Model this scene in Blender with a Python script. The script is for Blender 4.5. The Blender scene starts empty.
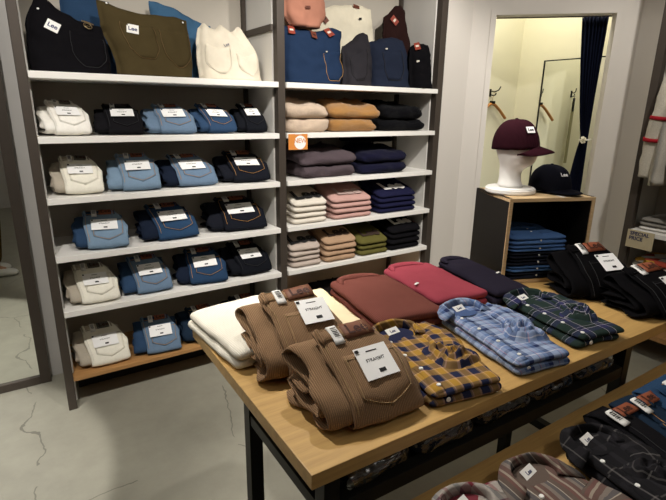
import bpy, bmesh, math, random
from mathutils import Vector, Matrix, noise
random.seed(7)
SC = bpy.context.scene
COL = SC.collection
PI = math.pi
R = math.radians

# ------------------------------------------------------------------ colours / materials
def lin(c):
    return tuple(((x/12.92) if x <= .04045 else ((x+.055)/1.055)**2.4) for x in c)
def hexc(h):
    return lin(tuple(int(h[i:i+2], 16)/255 for i in (0, 2, 4)))
MATS = {}
def newmat(name):
    m = bpy.data.materials.new(name); m.use_nodes = True
    nt = m.node_tree; b = nt.nodes['Principled BSDF']
    MATS[name] = m
    return m, nt, b
def nd(nt, t, **kw):
    n = nt.nodes.new(t)
    for k, v in kw.items(): setattr(n, k, v)
    return n
def math_n(nt, op, a, b=None):
    n = nd(nt, 'ShaderNodeMath', operation=op)
    for i, x in enumerate((a, b)):
        if x is None: continue
        if isinstance(x, (int, float)): n.inputs[i].default_value = x
        else: nt.links.new(x, n.inputs[i])
    return n.outputs[0]
def bumpit(nt, b, h, strength=.4, dist=.002):
    bp = nd(nt, 'ShaderNodeBump'); bp.inputs['Strength'].default_value = strength
    bp.inputs['Distance'].default_value = dist
    nt.links.new(h, bp.inputs['Height']); nt.links.new(bp.outputs[0], b.inputs['Normal'])
def mixc(nt, f, a, b):
    n = nd(nt, 'ShaderNodeMix', data_type='RGBA')
    if isinstance(f, (int, float)): n.inputs[0].default_value = f
    else: nt.links.new(f, n.inputs[0])
    for i, x in ((6, a), (7, b)):
        if isinstance(x, tuple): n.inputs[i].default_value = (*x, 1)
        else: nt.links.new(x, n.inputs[i])
    return n.outputs[2]
def noise_n(nt, vec, scale, detail=3, rough=.55):
    n = nd(nt, 'ShaderNodeTexNoise'); n.inputs['Scale'].default_value = scale
    n.inputs['Detail'].default_value = detail; n.inputs['Roughness'].default_value = rough
    if vec is not None: nt.links.new(vec, n.inputs['Vector'])
    return n.outputs['Fac']
def ramp(nt, fac, stops, interp='LINEAR'):
    n = nd(nt, 'ShaderNodeValToRGB'); cr = n.color_ramp; cr.interpolation = interp
    while len(cr.elements) < len(stops): cr.elements.new(.5)
    for e, (p, c) in zip(cr.elements, stops): e.position = p; e.color = (*c, 1)
    nt.links.new(fac, n.inputs[0]); return n.outputs[0]
def simple(name, h, rough=.6, metal=0, spec=.4, vary=0, scale=8, bump=0, coat=0):
    m, nt, b = newmat(name); c = hexc(h)
    b.inputs['Roughness'].default_value = rough; b.inputs['Metallic'].default_value = metal
    b.inputs['Specular IOR Level'].default_value = spec
    b.inputs['Coat Weight'].default_value = coat
    b.inputs['Base Color'].default_value = (*c, 1)
    if vary or bump:
        tc = nd(nt, 'ShaderNodeTexCoord').outputs['Object']
        f = noise_n(nt, tc, scale)
        if vary:
            nt.links.new(mixc(nt, f, tuple(x*(1-vary) for x in c), tuple(min(1, x*(1+vary)) for x in c)), b.inputs['Base Color'])
        if bump: bumpit(nt, b, f, bump)
    return m
def fabric(name, h, kind='weave', vary=.12, rough=.92, sheen=.0, bump=.5):
    """cloth with a UV-scaled (metres) weave, rib, cord, twill or fleece relief"""
    m, nt, b = newmat(name); c = hexc(h)
    b.inputs['Roughness'].default_value = rough; b.inputs['Specular IOR Level'].default_value = .08
    b.inputs['Sheen Weight'].default_value = sheen
    uv = nd(nt, 'ShaderNodeTexCoord').outputs['UV']
    ob = nd(nt, 'ShaderNodeTexCoord').outputs['Object']
    f = noise_n(nt, ob, 14 if kind != 'denim' else 24, 4, .6)
    lo = tuple(x*(1-vary) for x in c); hi = tuple(min(1, x*(1+vary)) for x in c)
    col = mixc(nt, f, lo, hi)
    if kind in ('rib', 'cord'):
        w = nd(nt, 'ShaderNodeTexWave', wave_type='BANDS', bands_direction='X')
        w.inputs['Scale'].default_value = 55 if kind == 'rib' else 74
        w.inputs['Distortion'].default_value = .6; w.inputs['Detail'].default_value = 1
        nt.links.new(uv, w.inputs['Vector'])
        col = mixc(nt, math_n(nt, 'MULTIPLY', w.outputs['Fac'], .55), tuple(x*.66 for x in c), col) if kind == 'cord' else col
        if kind == 'cord': col = mixc(nt, w.outputs['Fac'], tuple(x*.62 for x in c), hi)
        bumpit(nt, b, w.outputs['Fac'], bump, .0018)
    elif kind == 'denim':
        v = nd(nt, 'ShaderNodeTexNoise'); v.inputs['Scale'].default_value = 420; v.inputs['Detail'].default_value = 1
        nt.links.new(ob, v.inputs['Vector'])
        col = mixc(nt, math_n(nt, 'MULTIPLY', v.outputs['Fac'], .5), col, tuple(min(1, x*1.55+.006) for x in c))
        bumpit(nt, b, v.outputs['Fac'], bump, .001)
    elif kind == 'fleece':
        g = noise_n(nt, ob, 150, 4, .8)
        col = mixc(nt, g, tuple(x*.55 for x in c), tuple(min(1, x*1.25) for x in c))
        bumpit(nt, b, g, 1.0, .006); b.inputs['Sheen Weight'].default_value = .25 if max(c) > .15 else .03
    else:
        g = noise_n(nt, ob, 500, 2)
        bumpit(nt, b, g, bump*.6, .0008)
    nt.links.new(col, b.inputs['Base Color'])
    return m
def plaid(name, px, xs, py, ys, weave=.3):
    """px/py repeat in metres, xs/ys: list of (start, hex) bands"""
    m, nt, b = newmat(name)
    b.inputs['Roughness'].default_value = .92; b.inputs['Specular IOR Level'].default_value = .15
    uv = nd(nt, 'ShaderNodeTexCoord').outputs['UV']
    ob = nd(nt, 'ShaderNodeTexCoord').outputs['Object']
    sx = nd(nt, 'ShaderNodeSeparateXYZ'); nt.links.new(uv, sx.inputs[0])
    cs = []
    for ax, p, st in ((0, px, xs), (1, py, ys)):
        f = math_n(nt, 'FRACT', math_n(nt, 'DIVIDE', math_n(nt, 'ADD', sx.outputs[ax], 10.0), p))
        cs.append(ramp(nt, f, [(s, hexc(h)) for s, h in st], 'CONSTANT'))
    col = mixc(nt, .5, cs[0], cs[1])
    g = noise_n(nt, ob, 300, 2)
    col2 = mixc(nt, math_n(nt, 'MULTIPLY', g, .25), col, (.02, .02, .02))
    nt.links.new(col2, b.inputs['Base Color'])
    bumpit(nt, b, g, .3, .001)
    return m
def woodmat(name, h1, h2, axis=0, rough=.45, scale=1.0):
    m, nt, b = newmat(name)
    tc = nd(nt, 'ShaderNodeTexCoord').outputs['Object']
    mp = nd(nt, 'ShaderNodeMapping')
    s = [26*scale]*3; s[axis] = 1.3*scale
    mp.inputs['Scale'].default_value = s; nt.links.new(tc, mp.inputs[0])
    f = noise_n(nt, mp.outputs[0], 2.2, 5, .62)
    f2 = noise_n(nt, mp.outputs[0], 14, 2, .5)
    ff = math_n(nt, 'ADD', math_n(nt, 'MULTIPLY', f, .8), math_n(nt, 'MULTIPLY', f2, .2))
    nt.links.new(ramp(nt, ff, [(.3, hexc(h1)), (.7, hexc(h2))]), b.inputs['Base Color'])
    b.inputs['Roughness'].default_value = rough
    bumpit(nt, b, f2, .08, .001)
    return m

# ------------------------------------------------------------------ object helpers
def obj(name, me, mat=None, parent=None, loc=None, rot=None):
    if isinstance(me, bmesh.types.BMesh):
        bm = me; me = bpy.data.meshes.new(name); bm.to_mesh(me); bm.free()
    o = bpy.data.objects.new(name, me); COL.objects.link(o)
    if mat is not None:
        mats = mat if isinstance(mat, (list, tuple)) else [mat]
        if not me.materials:
            for k in mats: me.materials.append(k)
    if parent: o.parent = parent
    if loc: o.location = loc
    if rot: o.rotation_euler = rot
    return o
def thing(name, label, cat, loc=(0, 0, 0), rz=0, group=None, rot=None):
    o = bpy.data.objects.new(name, None); COL.objects.link(o)
    o.empty_display_size = .05
    o.location = loc; o.rotation_euler = rot or (0, 0, rz)
    return tag(o, label, cat, group)
def tag(o, label, cat, group=None, kind=None):
    o['label'] = label; o['category'] = cat
    if group: o['group'] = group
    if kind: o['kind'] = kind
    return o
def struct(name, me, mat):
    o = obj(name, me, mat); o['kind'] = 'structure'; return o
def dup(root, loc, rz, label, group=None, mats=None, scale=None, skip=()):
    r = root.copy(); COL.objects.link(r); r.location = loc
    r.rotation_euler = (0, 0, rz); r['label'] = label
    if group: r['group'] = group
    if scale: r.scale = scale
    def rec(src, dst):
        for ch in list(src.children):
            base = ch.name.split('.')[0]
            if base in skip: continue
            c = ch.copy(); COL.objects.link(c); c.parent = dst
            if mats and base in mats:
                c.material_slots[0].link = 'OBJECT'; c.material_slots[0].material = mats[base]
            rec(ch, c)
    if mats and root.type == 'MESH' and '*' in mats:
        r.material_slots[0].link = 'OBJECT'; r.material_slots[0].material = mats['*']
    rec(root, r)
    return r
def shade(me, ang=None):
    for p in me.polygons: p.use_smooth = True
    if ang is not None: me.set_sharp_from_angle(angle=R(ang))
    return me
def mesh(name, verts, faces, uvs=None, smooth=True, ang=None):
    me = bpy.data.meshes.new(name); me.from_pydata([tuple(v) for v in verts], [], faces)
    me.update()
    if uvs:
        l = me.uv_layers.new(name='UVMap')
        for lp in me.loops: l.data[lp.index].uv = uvs[lp.vertex_index]
    if smooth: shade(me, ang)
    return me
def box_bm(bm, x0, x1, y0, y1, z0, z1, bev=0):
    r = bmesh.ops.create_cube(bm, size=1)
    vs = r['verts']
    for v in vs:
        v.co = Vector((x0 if v.co.x < 0 else x1, y0 if v.co.y < 0 else y1, z0 if v.co.z < 0 else z1))
    if bev:
        es = list({e for v in vs for e in v.link_edges})
        bmesh.ops.bevel(bm, geom=es, offset=bev, segments=2, affect='EDGES', profile=.6)
def box(x0, x1, y0, y1, z0, z1, bev=0):
    bm = bmesh.new(); box_bm(bm, x0, x1, y0, y1, z0, z1, bev); return bm
def quad_bm(pts):
    bm = bmesh.new(); bm.faces.new([bm.verts.new(p) for p in pts]); return bm
def prism(poly, z0, z1):
    bm = bmesh.new(); n = len(poly)
    a = [bm.verts.new((x, y, z0)) for x, y in poly]; b = [bm.verts.new((x, y, z1)) for x, y in poly]
    bm.faces.new(a[::-1]); bm.faces.new(b)
    for i in range(n): bm.faces.new((a[i], a[(i+1) % n], b[(i+1) % n], b[i]))
    bmesh.ops.recalc_face_normals(bm, faces=bm.faces)
    return bm
def crom(pts, n):
    """Catmull-Rom resample of a 2D/3D polyline into n points evenly by arc length"""
    P = [Vector(p) for p in pts]; P = [2*P[0]-P[1]] + P + [2*P[-1]-P[-2]]
    out = []
    for i in range(1, len(P)-2):
        p0, p1, p2, p3 = P[i-1:i+3]
        for k in range(12):
            t = k/12
            out.append(.5*((2*p1)+(p2-p0)*t+(2*p0-5*p1+4*p2-p3)*t*t+(3*p1-p0-3*p2+p3)*t**3))
    out.append(P[-2])
    L = [0]
    for a, b in zip(out, out[1:]): L.append(L[-1]+(b-a).length)
    res = []; j = 0
    for i in range(n):
        s = L[-1]*i/(n-1)
        while j < len(L)-2 and L[j+1] < s: j += 1
        f = (s-L[j])/max(1e-9, L[j+1]-L[j]); res.append(out[j].lerp(out[j+1], min(1, max(0, f))))
    return res, L[-1]
def tube(path, rad, n=10, closed=False, flat=1.0, samples=None):
    """swept tube; rad is a number or function(t)"""
    P = [Vector(p) for p in path]
    if samples: P, _ = crom(P, samples)
    vs = []; fs = []; m = len(P); up0 = Vector((0, 0, 1))
    uv = []; acc = 0
    for i, p in enumerate(P):
        if i: acc += (P[i]-P[i-1]).length
        t = (P[min(i+1, m-1)]-P[max(i-1, 0)]).normalized()
        s = t.cross(up0)
        if s.length < 1e-3: s = t.cross(Vector((0, 1, 0)))
        s.normalize(); u = s.cross(t).normalized()
        r = rad(i/(m-1)) if callable(rad) else rad
        for k in range(n):
            a = 2*PI*k/n
            vs.append(p+s*math.cos(a)*r+u*math.sin(a)*r*flat); uv.append((acc, a*r))
    for i in range(m-1):
        for k in range(n):
            a = i*n+k; b = i*n+(k+1) % n; fs.append((a, b, b+n, a+n))
    fs.append(tuple(range(n))[::-1]); fs.append(tuple(range((m-1)*n, m*n)))
    return vs, fs, uv
def tube_me(name, path, rad, n=10, flat=1.0, samples=None):
    v, f, u = tube(path, rad, n, flat=flat, samples=samples); return mesh(name, v, f, u)
def loft(rings, caps=True):
    """rings: list of equal length lists of points -> verts, faces"""
    n = len(rings[0]); vs = [p for r in rings for p in r]; fs = []
    for i in range(len(rings)-1):
        for k in range(n):
            a = i*n+k; b = i*n+(k+1) % n; fs.append((a, b, b+n, a+n))
    if caps:
        fs.append(tuple(range(n))[::-1]); fs.append(tuple(range((len(rings)-1)*n, len(rings)*n)))
    return vs, fs
TXT = {}
def text_mesh(s, size, bold=0.0, depth=.0006):
    k = (s, size, bold)
    if k in TXT: return TXT[k].copy()
    cu = bpy.data.curves.new('t', 'FONT'); cu.body = s; cu.size = size; cu.align_x = 'CENTER'; cu.align_y = 'CENTER'
    cu.offset = bold*size; cu.extrude = depth/2; cu.resolution_u = 3
    o = bpy.data.objects.new('t', cu); COL.objects.link(o)
    bpy.context.view_layer.update()
    me = bpy.data.meshes.new_from_object(o.evaluated_get(bpy.context.evaluated_depsgraph_get()))
    bpy.data.objects.remove(o); bpy.data.curves.remove(cu)
    TXT[k] = me
    return me.copy()
def frame(o, right, up):
    right = Vector(right).normalized(); up = Vector(up); n = right.cross(up).normalized(); up = n.cross(right)
    m = Matrix((right, up, n)).transposed().to_4x4(); m.translation = Vector(o); return m
def mj(*ms):
    """join meshes given as (mesh, matrix, material index)"""
    vs = []; fs = []; mi = []
    for me, mx, idx in ms:
        b = len(vs); vs += [mx @ v.co for v in me.vertices]
        for p in me.polygons: fs.append(tuple(b+i for i in p.vertices)); mi.append(idx)
    out = bpy.data.meshes.new('m'); out.from_pydata([tuple(v) for v in vs], [], fs); out.update()
    for p, i in zip(out.polygons, mi): p.material_index = i
    return out
def bm2me(bm):
    me = bpy.data.meshes.new('m'); bm.to_mesh(me); bm.free(); return me
def nz(x, y, z, s=0): return noise.noise(Vector((x+s*13.7, y-s*7.1, z+s*3.3)))

# ------------------------------------------------------------------ materials
m_floor, nt, b = newmat('polished_concrete')
tc = nd(nt, 'ShaderNodeTexCoord').outputs['Object']
f1 = noise_n(nt, tc, 1.6, 6, .65); f2 = noise_n(nt, tc, 9, 5, .7)
ff = math_n(nt, 'ADD', math_n(nt, 'MULTIPLY', f1, .6), math_n(nt, 'MULTIPLY', f2, .4))
c0 = ramp(nt, ff, [(.3, hexc('8b887b')), (.7, hexc('a3a091'))])
vo = nd(nt, 'ShaderNodeTexVoronoi', feature='DISTANCE_TO_EDGE'); vo.inputs['Scale'].default_value = 1.15
wz = nd(nt, 'ShaderNodeTexNoise'); wz.inputs['Scale'].default_value = 4; wz.inputs['Detail'].default_value = 4
nt.links.new(tc, wz.inputs['Vector'])
mx = nd(nt, 'ShaderNodeMix', data_type='VECTOR'); mx.inputs[0].default_value = .14
nt.links.new(tc, mx.inputs[4]); nt.links.new(wz.outputs['Color'], mx.inputs[5]); nt.links.new(mx.outputs[1], vo.inputs['Vector'])
crk = math_n(nt, 'MULTIPLY', math_n(nt, 'LESS_THAN', vo.outputs['Distance'], .0028), math_n(nt, 'GREATER_THAN', noise_n(nt, tc, 1.1, 2), .44))
nt.links.new(mixc(nt, math_n(nt, 'MULTIPLY', crk, .6), c0, hexc('55534a')), b.inputs['Base Color'])
b.inputs['Roughness'].default_value = .42; bumpit(nt, b, f2, .06, .004)
m_wall = simple('painted_white_wall', 'd6d0c8', .75, vary=.02, scale=3, bump=.03)
m_greywall = simple('painted_grey_wall', 'c0bdb9', .7, vary=.03, scale=3)
m_cream = simple('fitting_room_paint', 'dedac2', .8, vary=.015, scale=2)
m_ceil = simple('ceiling_paint', 'cfccc6', .9)
m_backpanel = simple('shelf_back_panel', 'b3aca0', .75, vary=.03, scale=4)
m_side = simple('shelf_side_panel', 'd8d5cf', .65)
m_white = simple('white_laminate', 'efece6', .4)
m_steel = simple('bronze_steel', '4a423b', .5, metal=.25, vary=.08, scale=30)
m_blacksteel = simple('black_steel', '23221f', .45, metal=.5, vary=.1, scale=20)
m_wood = woodmat('oak_table', 'b08a52', 'd0a968', 0)
m_plank = woodmat('oak_plank', 'a8794a', 'c6975f', 0)
m_ply = woodmat('plywood_edge', 'c8a678', 'e2c79c', 0, .6, 2)
m_blackboard = simple('black_laminate', '15130f', .55)
m_mirror, nt, b = newmat('mirror_glass')
b.inputs['Base Color'].default_value = (.86, .88, .84, 1); b.inputs['Metallic'].default_value = 1; b.inputs['Roughness'].default_value = .012
m_card = simple('white_card', 'f4f3f1', .55)
m_tagw = simple('white_tag', 'e9e7e2', .6)
m_ink = simple('black_ink', '1b1a1c', .6)
m_navyink = simple('navy_ink', '1c2a5c', .6)
m_leather = simple('brown_leather', '8a4a30', .6, vary=.15, scale=60, bump=.1)
m_leathercord = simple('cord_leather', '71452f', .6, vary=.15, scale=60, bump=.1)
m_leatherdk = simple('dark_leather', '6a3524', .65, vary=.15, scale=60, bump=.1)
m_leatherred = simple('red_brown_leather', '8c3a2a', .6, vary=.15, scale=60)
m_leathergrey = simple('grey_patch', '57544d', .7)
m_emboss = simple('embossed_lettering', '3c1d13', .7)
m_metal = simple('brass_button', 'b9a27a', .3, metal=.9)
m_pearl = simple('white_button', 'f0efea', .3)
m_stitchn = simple('tan_thread', 'b98a4e', .8)
m_stitchw = simple('pale_thread', 'd8d2c4', .8)
m_stitchk = simple('black_thread', '2b2a2c', .8)
m_stitchcord = simple('cord_thread', 'a58a62', .8)
m_stitchb = simple('brown_thread', '6b5433', .8)
D = {k: fabric('denim_'+k, h, 'denim', .22) for k, h in dict(white='e9e4d8', ecru='e6e0cd', ecru_shade='a89f90', black='100f12', light='60748a',  # the greyed ecru and the indigo serve only as painted shade
     sky='70869b', mid='2a3f5a', blue='253b56', royal='263e5a', dark='14161e', indigo='141c2c', ink='0f1117', darkblue='182636').items()}
m_cord = fabric('tan_corduroy', '97785a', 'cord', .15, bump=.7, sheen=.05)
m_blackcord = fabric('black_cotton', '0a090b', 'weave', .2)

# ------------------------------------------------------------------ garments
class Sheet:
    """a piece of cloth folded along a YZ profile and as wide as xl..xr"""
    def __init__(s, pts, th, xl, xr, ns=56, nx=14, seed=0, amp=.003, wob=.006):
        s.P, s.L = crom([(p[0], p[1]) for p in pts], ns); s.th = th; s.xl = xl; s.xr = xr
        s.ns = ns; s.nx = nx; s.seed = seed; s.amp = amp; s.wob = wob
    def at(s, l):
        f = min(max(l/s.L, 0), 1)*(s.ns-1); i = min(int(f), s.ns-2); t = f-i
        p = s.P[i].lerp(s.P[i+1], t)
        a = s.P[max(i-1, 0)]; b = s.P[min(i+2, s.ns-1)]
        tg = (b-a).normalized(); return p, tg, Vector((tg[1], -tg[0]))*-1 if False else Vector((-tg[1], tg[0]))
    def pos(s, u, l, off):
        p, tg, n = s.at(l)
        n = -n                                      # outer side: up on the top run
        x0 = s.xl(l/s.L) if callable(s.xl) else s.xl; x1 = s.xr(l/s.L) if callable(s.xr) else s.xr
        e = 2*u-1
        x = x0+(x1-x0)*u + s.wob*nz(l*14, e*.7, 5, s.seed)*abs(e)**2
        d = s.amp*(nz(x*11, l*13, 1, s.seed)+.6*nz(x*31, l*24, 2, s.seed))
        q = p+n*(off+d)
        return Vector((x, q[0], max(q[1], .0012+min(0, off)*.04)))
    def xu(s, x, l):
        x0 = s.xl(l/s.L) if callable(s.xl) else s.xl; x1 = s.xr(l/s.L) if callable(s.xr) else s.xr
        return (x-x0)/(x1-x0)
    def build(s):
        vs = []; uv = []; fs = []; W = s.nx+1
        for side in (1, -1):
            for i in range(s.ns):
                l = s.L*i/(s.ns-1)
                for j in range(W):
                    u = j/s.nx; e = abs(2*u-1)
                    t = s.th*(1-.8*e**8)*(1-.7*abs(2*i/(s.ns-1)-1)**30)
                    v = s.pos(u, l, side*t/2); vs.append(v); uv.append((v.x, l))
        N = s.ns*W
        for i in range(s.ns-1):
            for j in range(s.nx):
                a = i*W+j; fs.append((a, a+1, a+W+1, a+W)); a += N; fs.append((a+W, a+W+1, a+1, a))
            for j in (0, s.nx):
                a = i*W+j; q = (a, a+W, a+W+N, a+N); fs.append(q if j == 0 else q[::-1])
        for j in range(s.nx):
            fs.append((j+1, j, j+N, j+1+N)); a = (s.ns-1)*W+j; fs.append((a, a+1, a+1+N, a+N))
        return mesh('cloth', vs, fs, uv)
    def patch(s, x0, x1, l0, l1, off, th=.003, nx=8, nl=8, shape=None):
        """raised patch lying on the sheet; shape(u)->end l offset"""
        vs = []; uv = []; fs = []; W = nx+1
        for side in (1, 0):
            for i in range(nl+1):
                for j in range(W):
                    u = j/nx; x = x0+(x1-x0)*u
                    le = l1+(shape(u) if shape else 0)
                    l = l0+(le-l0)*i/nl
                    edge = 1 if 0 < i < nl and 0 < j < nx else .25
                    v = s.pos(s.xu(x, l), l, s.th/2+(off+th*edge if side else off-.004)); vs.append(v); uv.append((v.x, l))
        N = W*(nl+1)
        for i in range(nl):
            for j in range(nx):
                a = i*W+j; fs.append((a, a+1, a+W+1, a+W))
        ring = list(range(nx))+[i*W+nx for i in range(nl)]+[nl*W+j for j in range(nx, 0, -1)]+[i*W for i in range(nl, 0, -1)]
        for a, b_ in zip(ring, ring[1:]+ring[:1]): fs.append((b_, a, a+N, b_+N))
        return mesh('patch', vs, fs, uv)
    def line(s, pts, off, r=.0009, dash=False):
        P = [s.pos(s.xu(x, l), l, s.th/2+off) for x, l in pts]
        return tube_me('stitch', P, r, 5)
    def mat(s, x, l, off):
        o = s.pos(s.xu(x, l), l, s.th/2+off)
        a = s.pos(s.xu(x+.03, l), l, s.th/2+off); b_ = s.pos(s.xu(x-.03, l), l, s.th/2+off)
        c = s.pos(s.xu(x, l-.02), l-.02, s.th/2+off); d = s.pos(s.xu(x, l+.02), l+.02, s.th/2+off)
        return frame(o, a-b_, c-d)

def make_jeans(name, seed, label, loc, rz, cloth, stitch, leather, cw=.118, ch=.078, Dp=.25, h=.135, w=.245, body='denim_seat', group=None,
               card=True, word='STRAIGHT', cardx=.02, cardl=.122, scuff=.0042, ps=1.0, emb=None, pocket=True, patch_word='Lee'):
    t = thing(name, label, 'trousers', loc, rz, group)
    y = lambda k: k*Dp
    legs = Sheet([(y(.95), .013), (y(.5), .012), (y(.22), .012), (y(.09), .020), (y(.045), h*.20), (y(.085), h*.33), (y(.2), h*.45), (y(.42), h*.59), (y(.66), h*.73), (y(.86), h*.82),
                  (y(.97), h*.70), (y(.88), h*.61), (y(.6), h*.49), (y(.38), h*.385), (y(.24), h*.31), (y(.21), h*.24), (y(.3), h*.215), (y(.6), h*.225), (y(.85), h*.27), (y(.9), h*.36), (y(.72), h*.40), (y(.5), h*.36)],
                 .016, -w*.5, lambda f: w*.46, 96, 16, seed+1, .0058, .026)
    obj('trouser_leg', legs.build(), cloth, t)
    xl = lambda f: -w*.24 if f > .25 else -w*.27+.0
    seat = Sheet([(y(.82), h), (y(.62), h*.89), (y(.42), h*.75), (y(.24), h*.60), (y(.10), h*.45), (y(.005), h*.29), (-.010, h*.14), (y(.04), .010), (y(.2), .006)],
                 .011, lambda f: -w*.30+w*.04*f, lambda f: w*(.30+.2*min(1, f*2.2)), 46, 16, seed, scuff, .010)
    obj(body, seat.build(), cloth, t)
    x0 = -w*.30; x1 = w*.31
    obj('waistband', seat.patch(x0+.004, x1-.004, .001, .036, .000, .004, 12, 3), cloth, t)
    obj('stitching', mj((seat.line([(x0+.008+(x1-x0-.016)*k/10, .0335) for k in range(11)], .0042), Matrix(), 0),
                        (seat.line([(x0+.008+(x1-x0-.016)*k/10, .005) for k in range(11)], .0042), Matrix(), 0),
                        (seat.line([(x0+.012+.006*k/14, .04+.17*k/14) for k in range(15)], .0012), Matrix(), 0)), stitch, t)
    for bx in (x0+.012, x1-.016):
        obj('belt_loop', seat.patch(bx-.005, bx+.005, -.002, .042, .004, .003, 2, 4), cloth, t)
    if pocket:
        px0, px1 = -.035, w*.42
        po = obj('back_pocket', seat.patch(px0, px1, .082, .187, .0005, .0028, 10, 8, lambda u: .025*(1-abs(2*u-1))), cloth, t)
        e = .004
        path = [(px0+e, .086), (px0+e, .132), (px0+e, .182), ((px0+px1)/2-.03, .197), ((px0+px1)/2, .206), ((px0+px1)/2+.03, .197), (px1-e, .182), (px1-e, .132), (px1-e, .086)]
        q = []
        for a, b_ in zip(path, path[1:]):
            for k in range(4): q.append((a[0]+(b_[0]-a[0])*k/4, a[1]+(b_[1]-a[1])*k/4))
        q.append(path[-1])
        obj('pocket_stitching', mj((seat.line(q, .0036), Matrix(), 0), (seat.line([(px0+e+(px1-px0-2*e)*k/8, .094) for k in range(9)], .0036), Matrix(), 0)), stitch, po)
    # patch and barcode tag on the waistband
    pa = obj('leather_patch', seat.patch(.0, .066*ps, .000, .037*ps, .0045, .002, 6, 3), leather, t)
    me = text_mesh(patch_word, .034*ps, .02); mtx = seat.mat(.033*ps, .0185*ps, .0075)
    obj('lettering', mj((me, mtx, 0)), emb or m_emboss, pa)
    tg = obj('barcode_tag', seat.patch(-.034, -.010, -.003, .052, .006, .001, 2, 6), m_tagw, t)
    bm = bmesh.new()
    for k in range(6): box_bm(bm, -.007, .007, -.014+k*.005, -.0125+k*.005+(k % 2)*.001, 0, .0004)
    obj('barcode', mj((bm2me(bm), seat.mat(-.022, .022, .0082), 0)), m_ink, tg)
    if card:
        mtx = seat.mat(cardx, cardl, .0095) @ Matrix.Rotation(R(-2), 4, 'X')
        ca = obj('pocket_card', mj((bm2me(box(-cw/2, cw/2, -ch/2, ch/2, 0, .0008)), mtx, 0)), m_card, t)
        pm = mj((text_mesh(word, .0105), mtx @ Matrix.Translation((0, ch*.06, .0012)), 0),
                (bm2me(box(-.0085, .0085, -.0045, .0045, 0, .0006)), mtx @ Matrix.Translation((0.004, -ch*.3, .001)), 0),
                (bm2me(box(-.014, .014, -.0012, .0012, 0, .0004)), mtx @ Matrix.Translation((0, ch*.34, .001)), 0))
        obj('printing', pm, m_ink, ca)
        obj('fastener', mj((bm2me(box(-.004, .004, -.003, .003, 0, .003)), mtx @ Matrix.Translation((-cw/2+.006, ch/2-.008, .0008)), 0)), m_ink, ca)
    return t

def rbox(w, d, h, r, rz_, seed, amp, n=(18, 20, 4), z0=0, taper=0, sag=0, ywave=0):
    """soft rounded slab of cloth: verts, faces, uvs"""
    nx, ny, nk = n; bm = bmesh.new()
    bmesh.ops.create_cube(bm, size=2)
    for ax, cuts in ((0, nx-1), (1, ny-1), (2, nk-1)):
        es = [e for e in bm.edges if abs(abs((e.verts[0].co-e.verts[1].co)[ax]) - (e.verts[0].co-e.verts[1].co).length) < 1e-5 and abs((e.verts[0].co-e.verts[1].co)[ax]) > 1.9]
        bmesh.ops.subdivide_edges(bm, edges=es, cuts=cuts, use_grid_fill=True)
    half = Vector((w/2, d/2, h/2)); rr = Vector((r, r, min(rz_, h/2)))
    vs = []; uv = []
    for v in bm.verts:
        p = Vector((v.co.x*half.x, v.co.y*half.y, v.co.z*half.z))
        q = Vector(tuple(max(-(half[i]-rr[i]), min(half[i]-rr[i], p[i])) for i in range(3)))
        dl = Vector(tuple((p[i]-q[i])/rr[i] for i in range(3)))
        if dl.length > 1e-6: dl.normalize()
        s = q+Vector(tuple(dl[i]*rr[i] for i in range(3)))
        u_ = (s.x+dl.x*(half.z-s.z), s.y+dl.y*(half.z-s.z))
        k = amp*(nz(s.x*9, s.y*9, s.z*20, seed)+.5*nz(s.x*26, s.y*22, s.z*40, seed+3))
        top = (s.z/half.z+1)/2
        s = s+Vector((dl.x*k*1.6, dl.y*k*1.6, k*top+(ywave*math.sin(s.y*30+seed)*top if ywave else 0)))
        s.x *= 1-taper*top
        s.z += -sag*((2*abs(s.x)/w)**4)*top
        vs.append(Vector((s.x, s.y, s.z+h/2+z0))); uv.append(u_)
    bm.verts.index_update()
    fs = [tuple(v.index for v in f.verts) for f in bm.faces]
    bm.free()
    return vs, fs, uv
def layers_me(w, d, hs, seed, amp=.003, r=.03, shift=.006, n=(18, 20, 4), taper=0, sag=0, tilt=0, rnd=.5, lev=(0, 1), cap=False):
    """a folded garment of several cloth layers, one mesh"""
    V = []; F = []; U = []; z = 0
    for i, h in enumerate(hs):
        v, f, u = rbox(w-.004*i, d-.004*i, h*1.06, r, h*rnd, seed+i, amp, n, z, taper, sag)
        sx = shift*nz(i*1.7, 2, 3, seed); sy = shift*nz(i*2.3, 5, 1, seed)
        b_ = len(V)
        V += [p+Vector((sx, sy, 0)) for p in v]; F += [tuple(b_+k for k in q) for q in f]; U += u; z += h
    H_ = sum(hs)
    for p in V:
        p.z = max(p.z, .0003)
        if cap: p.z = min(p.z, H_-.0003)
        if tilt: p.z += max(0, min(1, p.y/d+.5))*tilt*(lev[0]+(lev[1]-lev[0])*max(0, p.z)/H_)
    return mesh('folded', V, F, U)
def ztop(me, x, y):
    best = None
    for v in me.vertices:
        dd = (v.co.x-x)**2+(v.co.y-y)**2 - (.3*v.co.z)**2*0
        if v.normal.z > .3 and (best is None or dd < best[0]-1e-5 or (abs(dd-best[0]) < 1e-4 and v.co.z > best[1])): best = (dd, v.co.z)
    return best[1]
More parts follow.
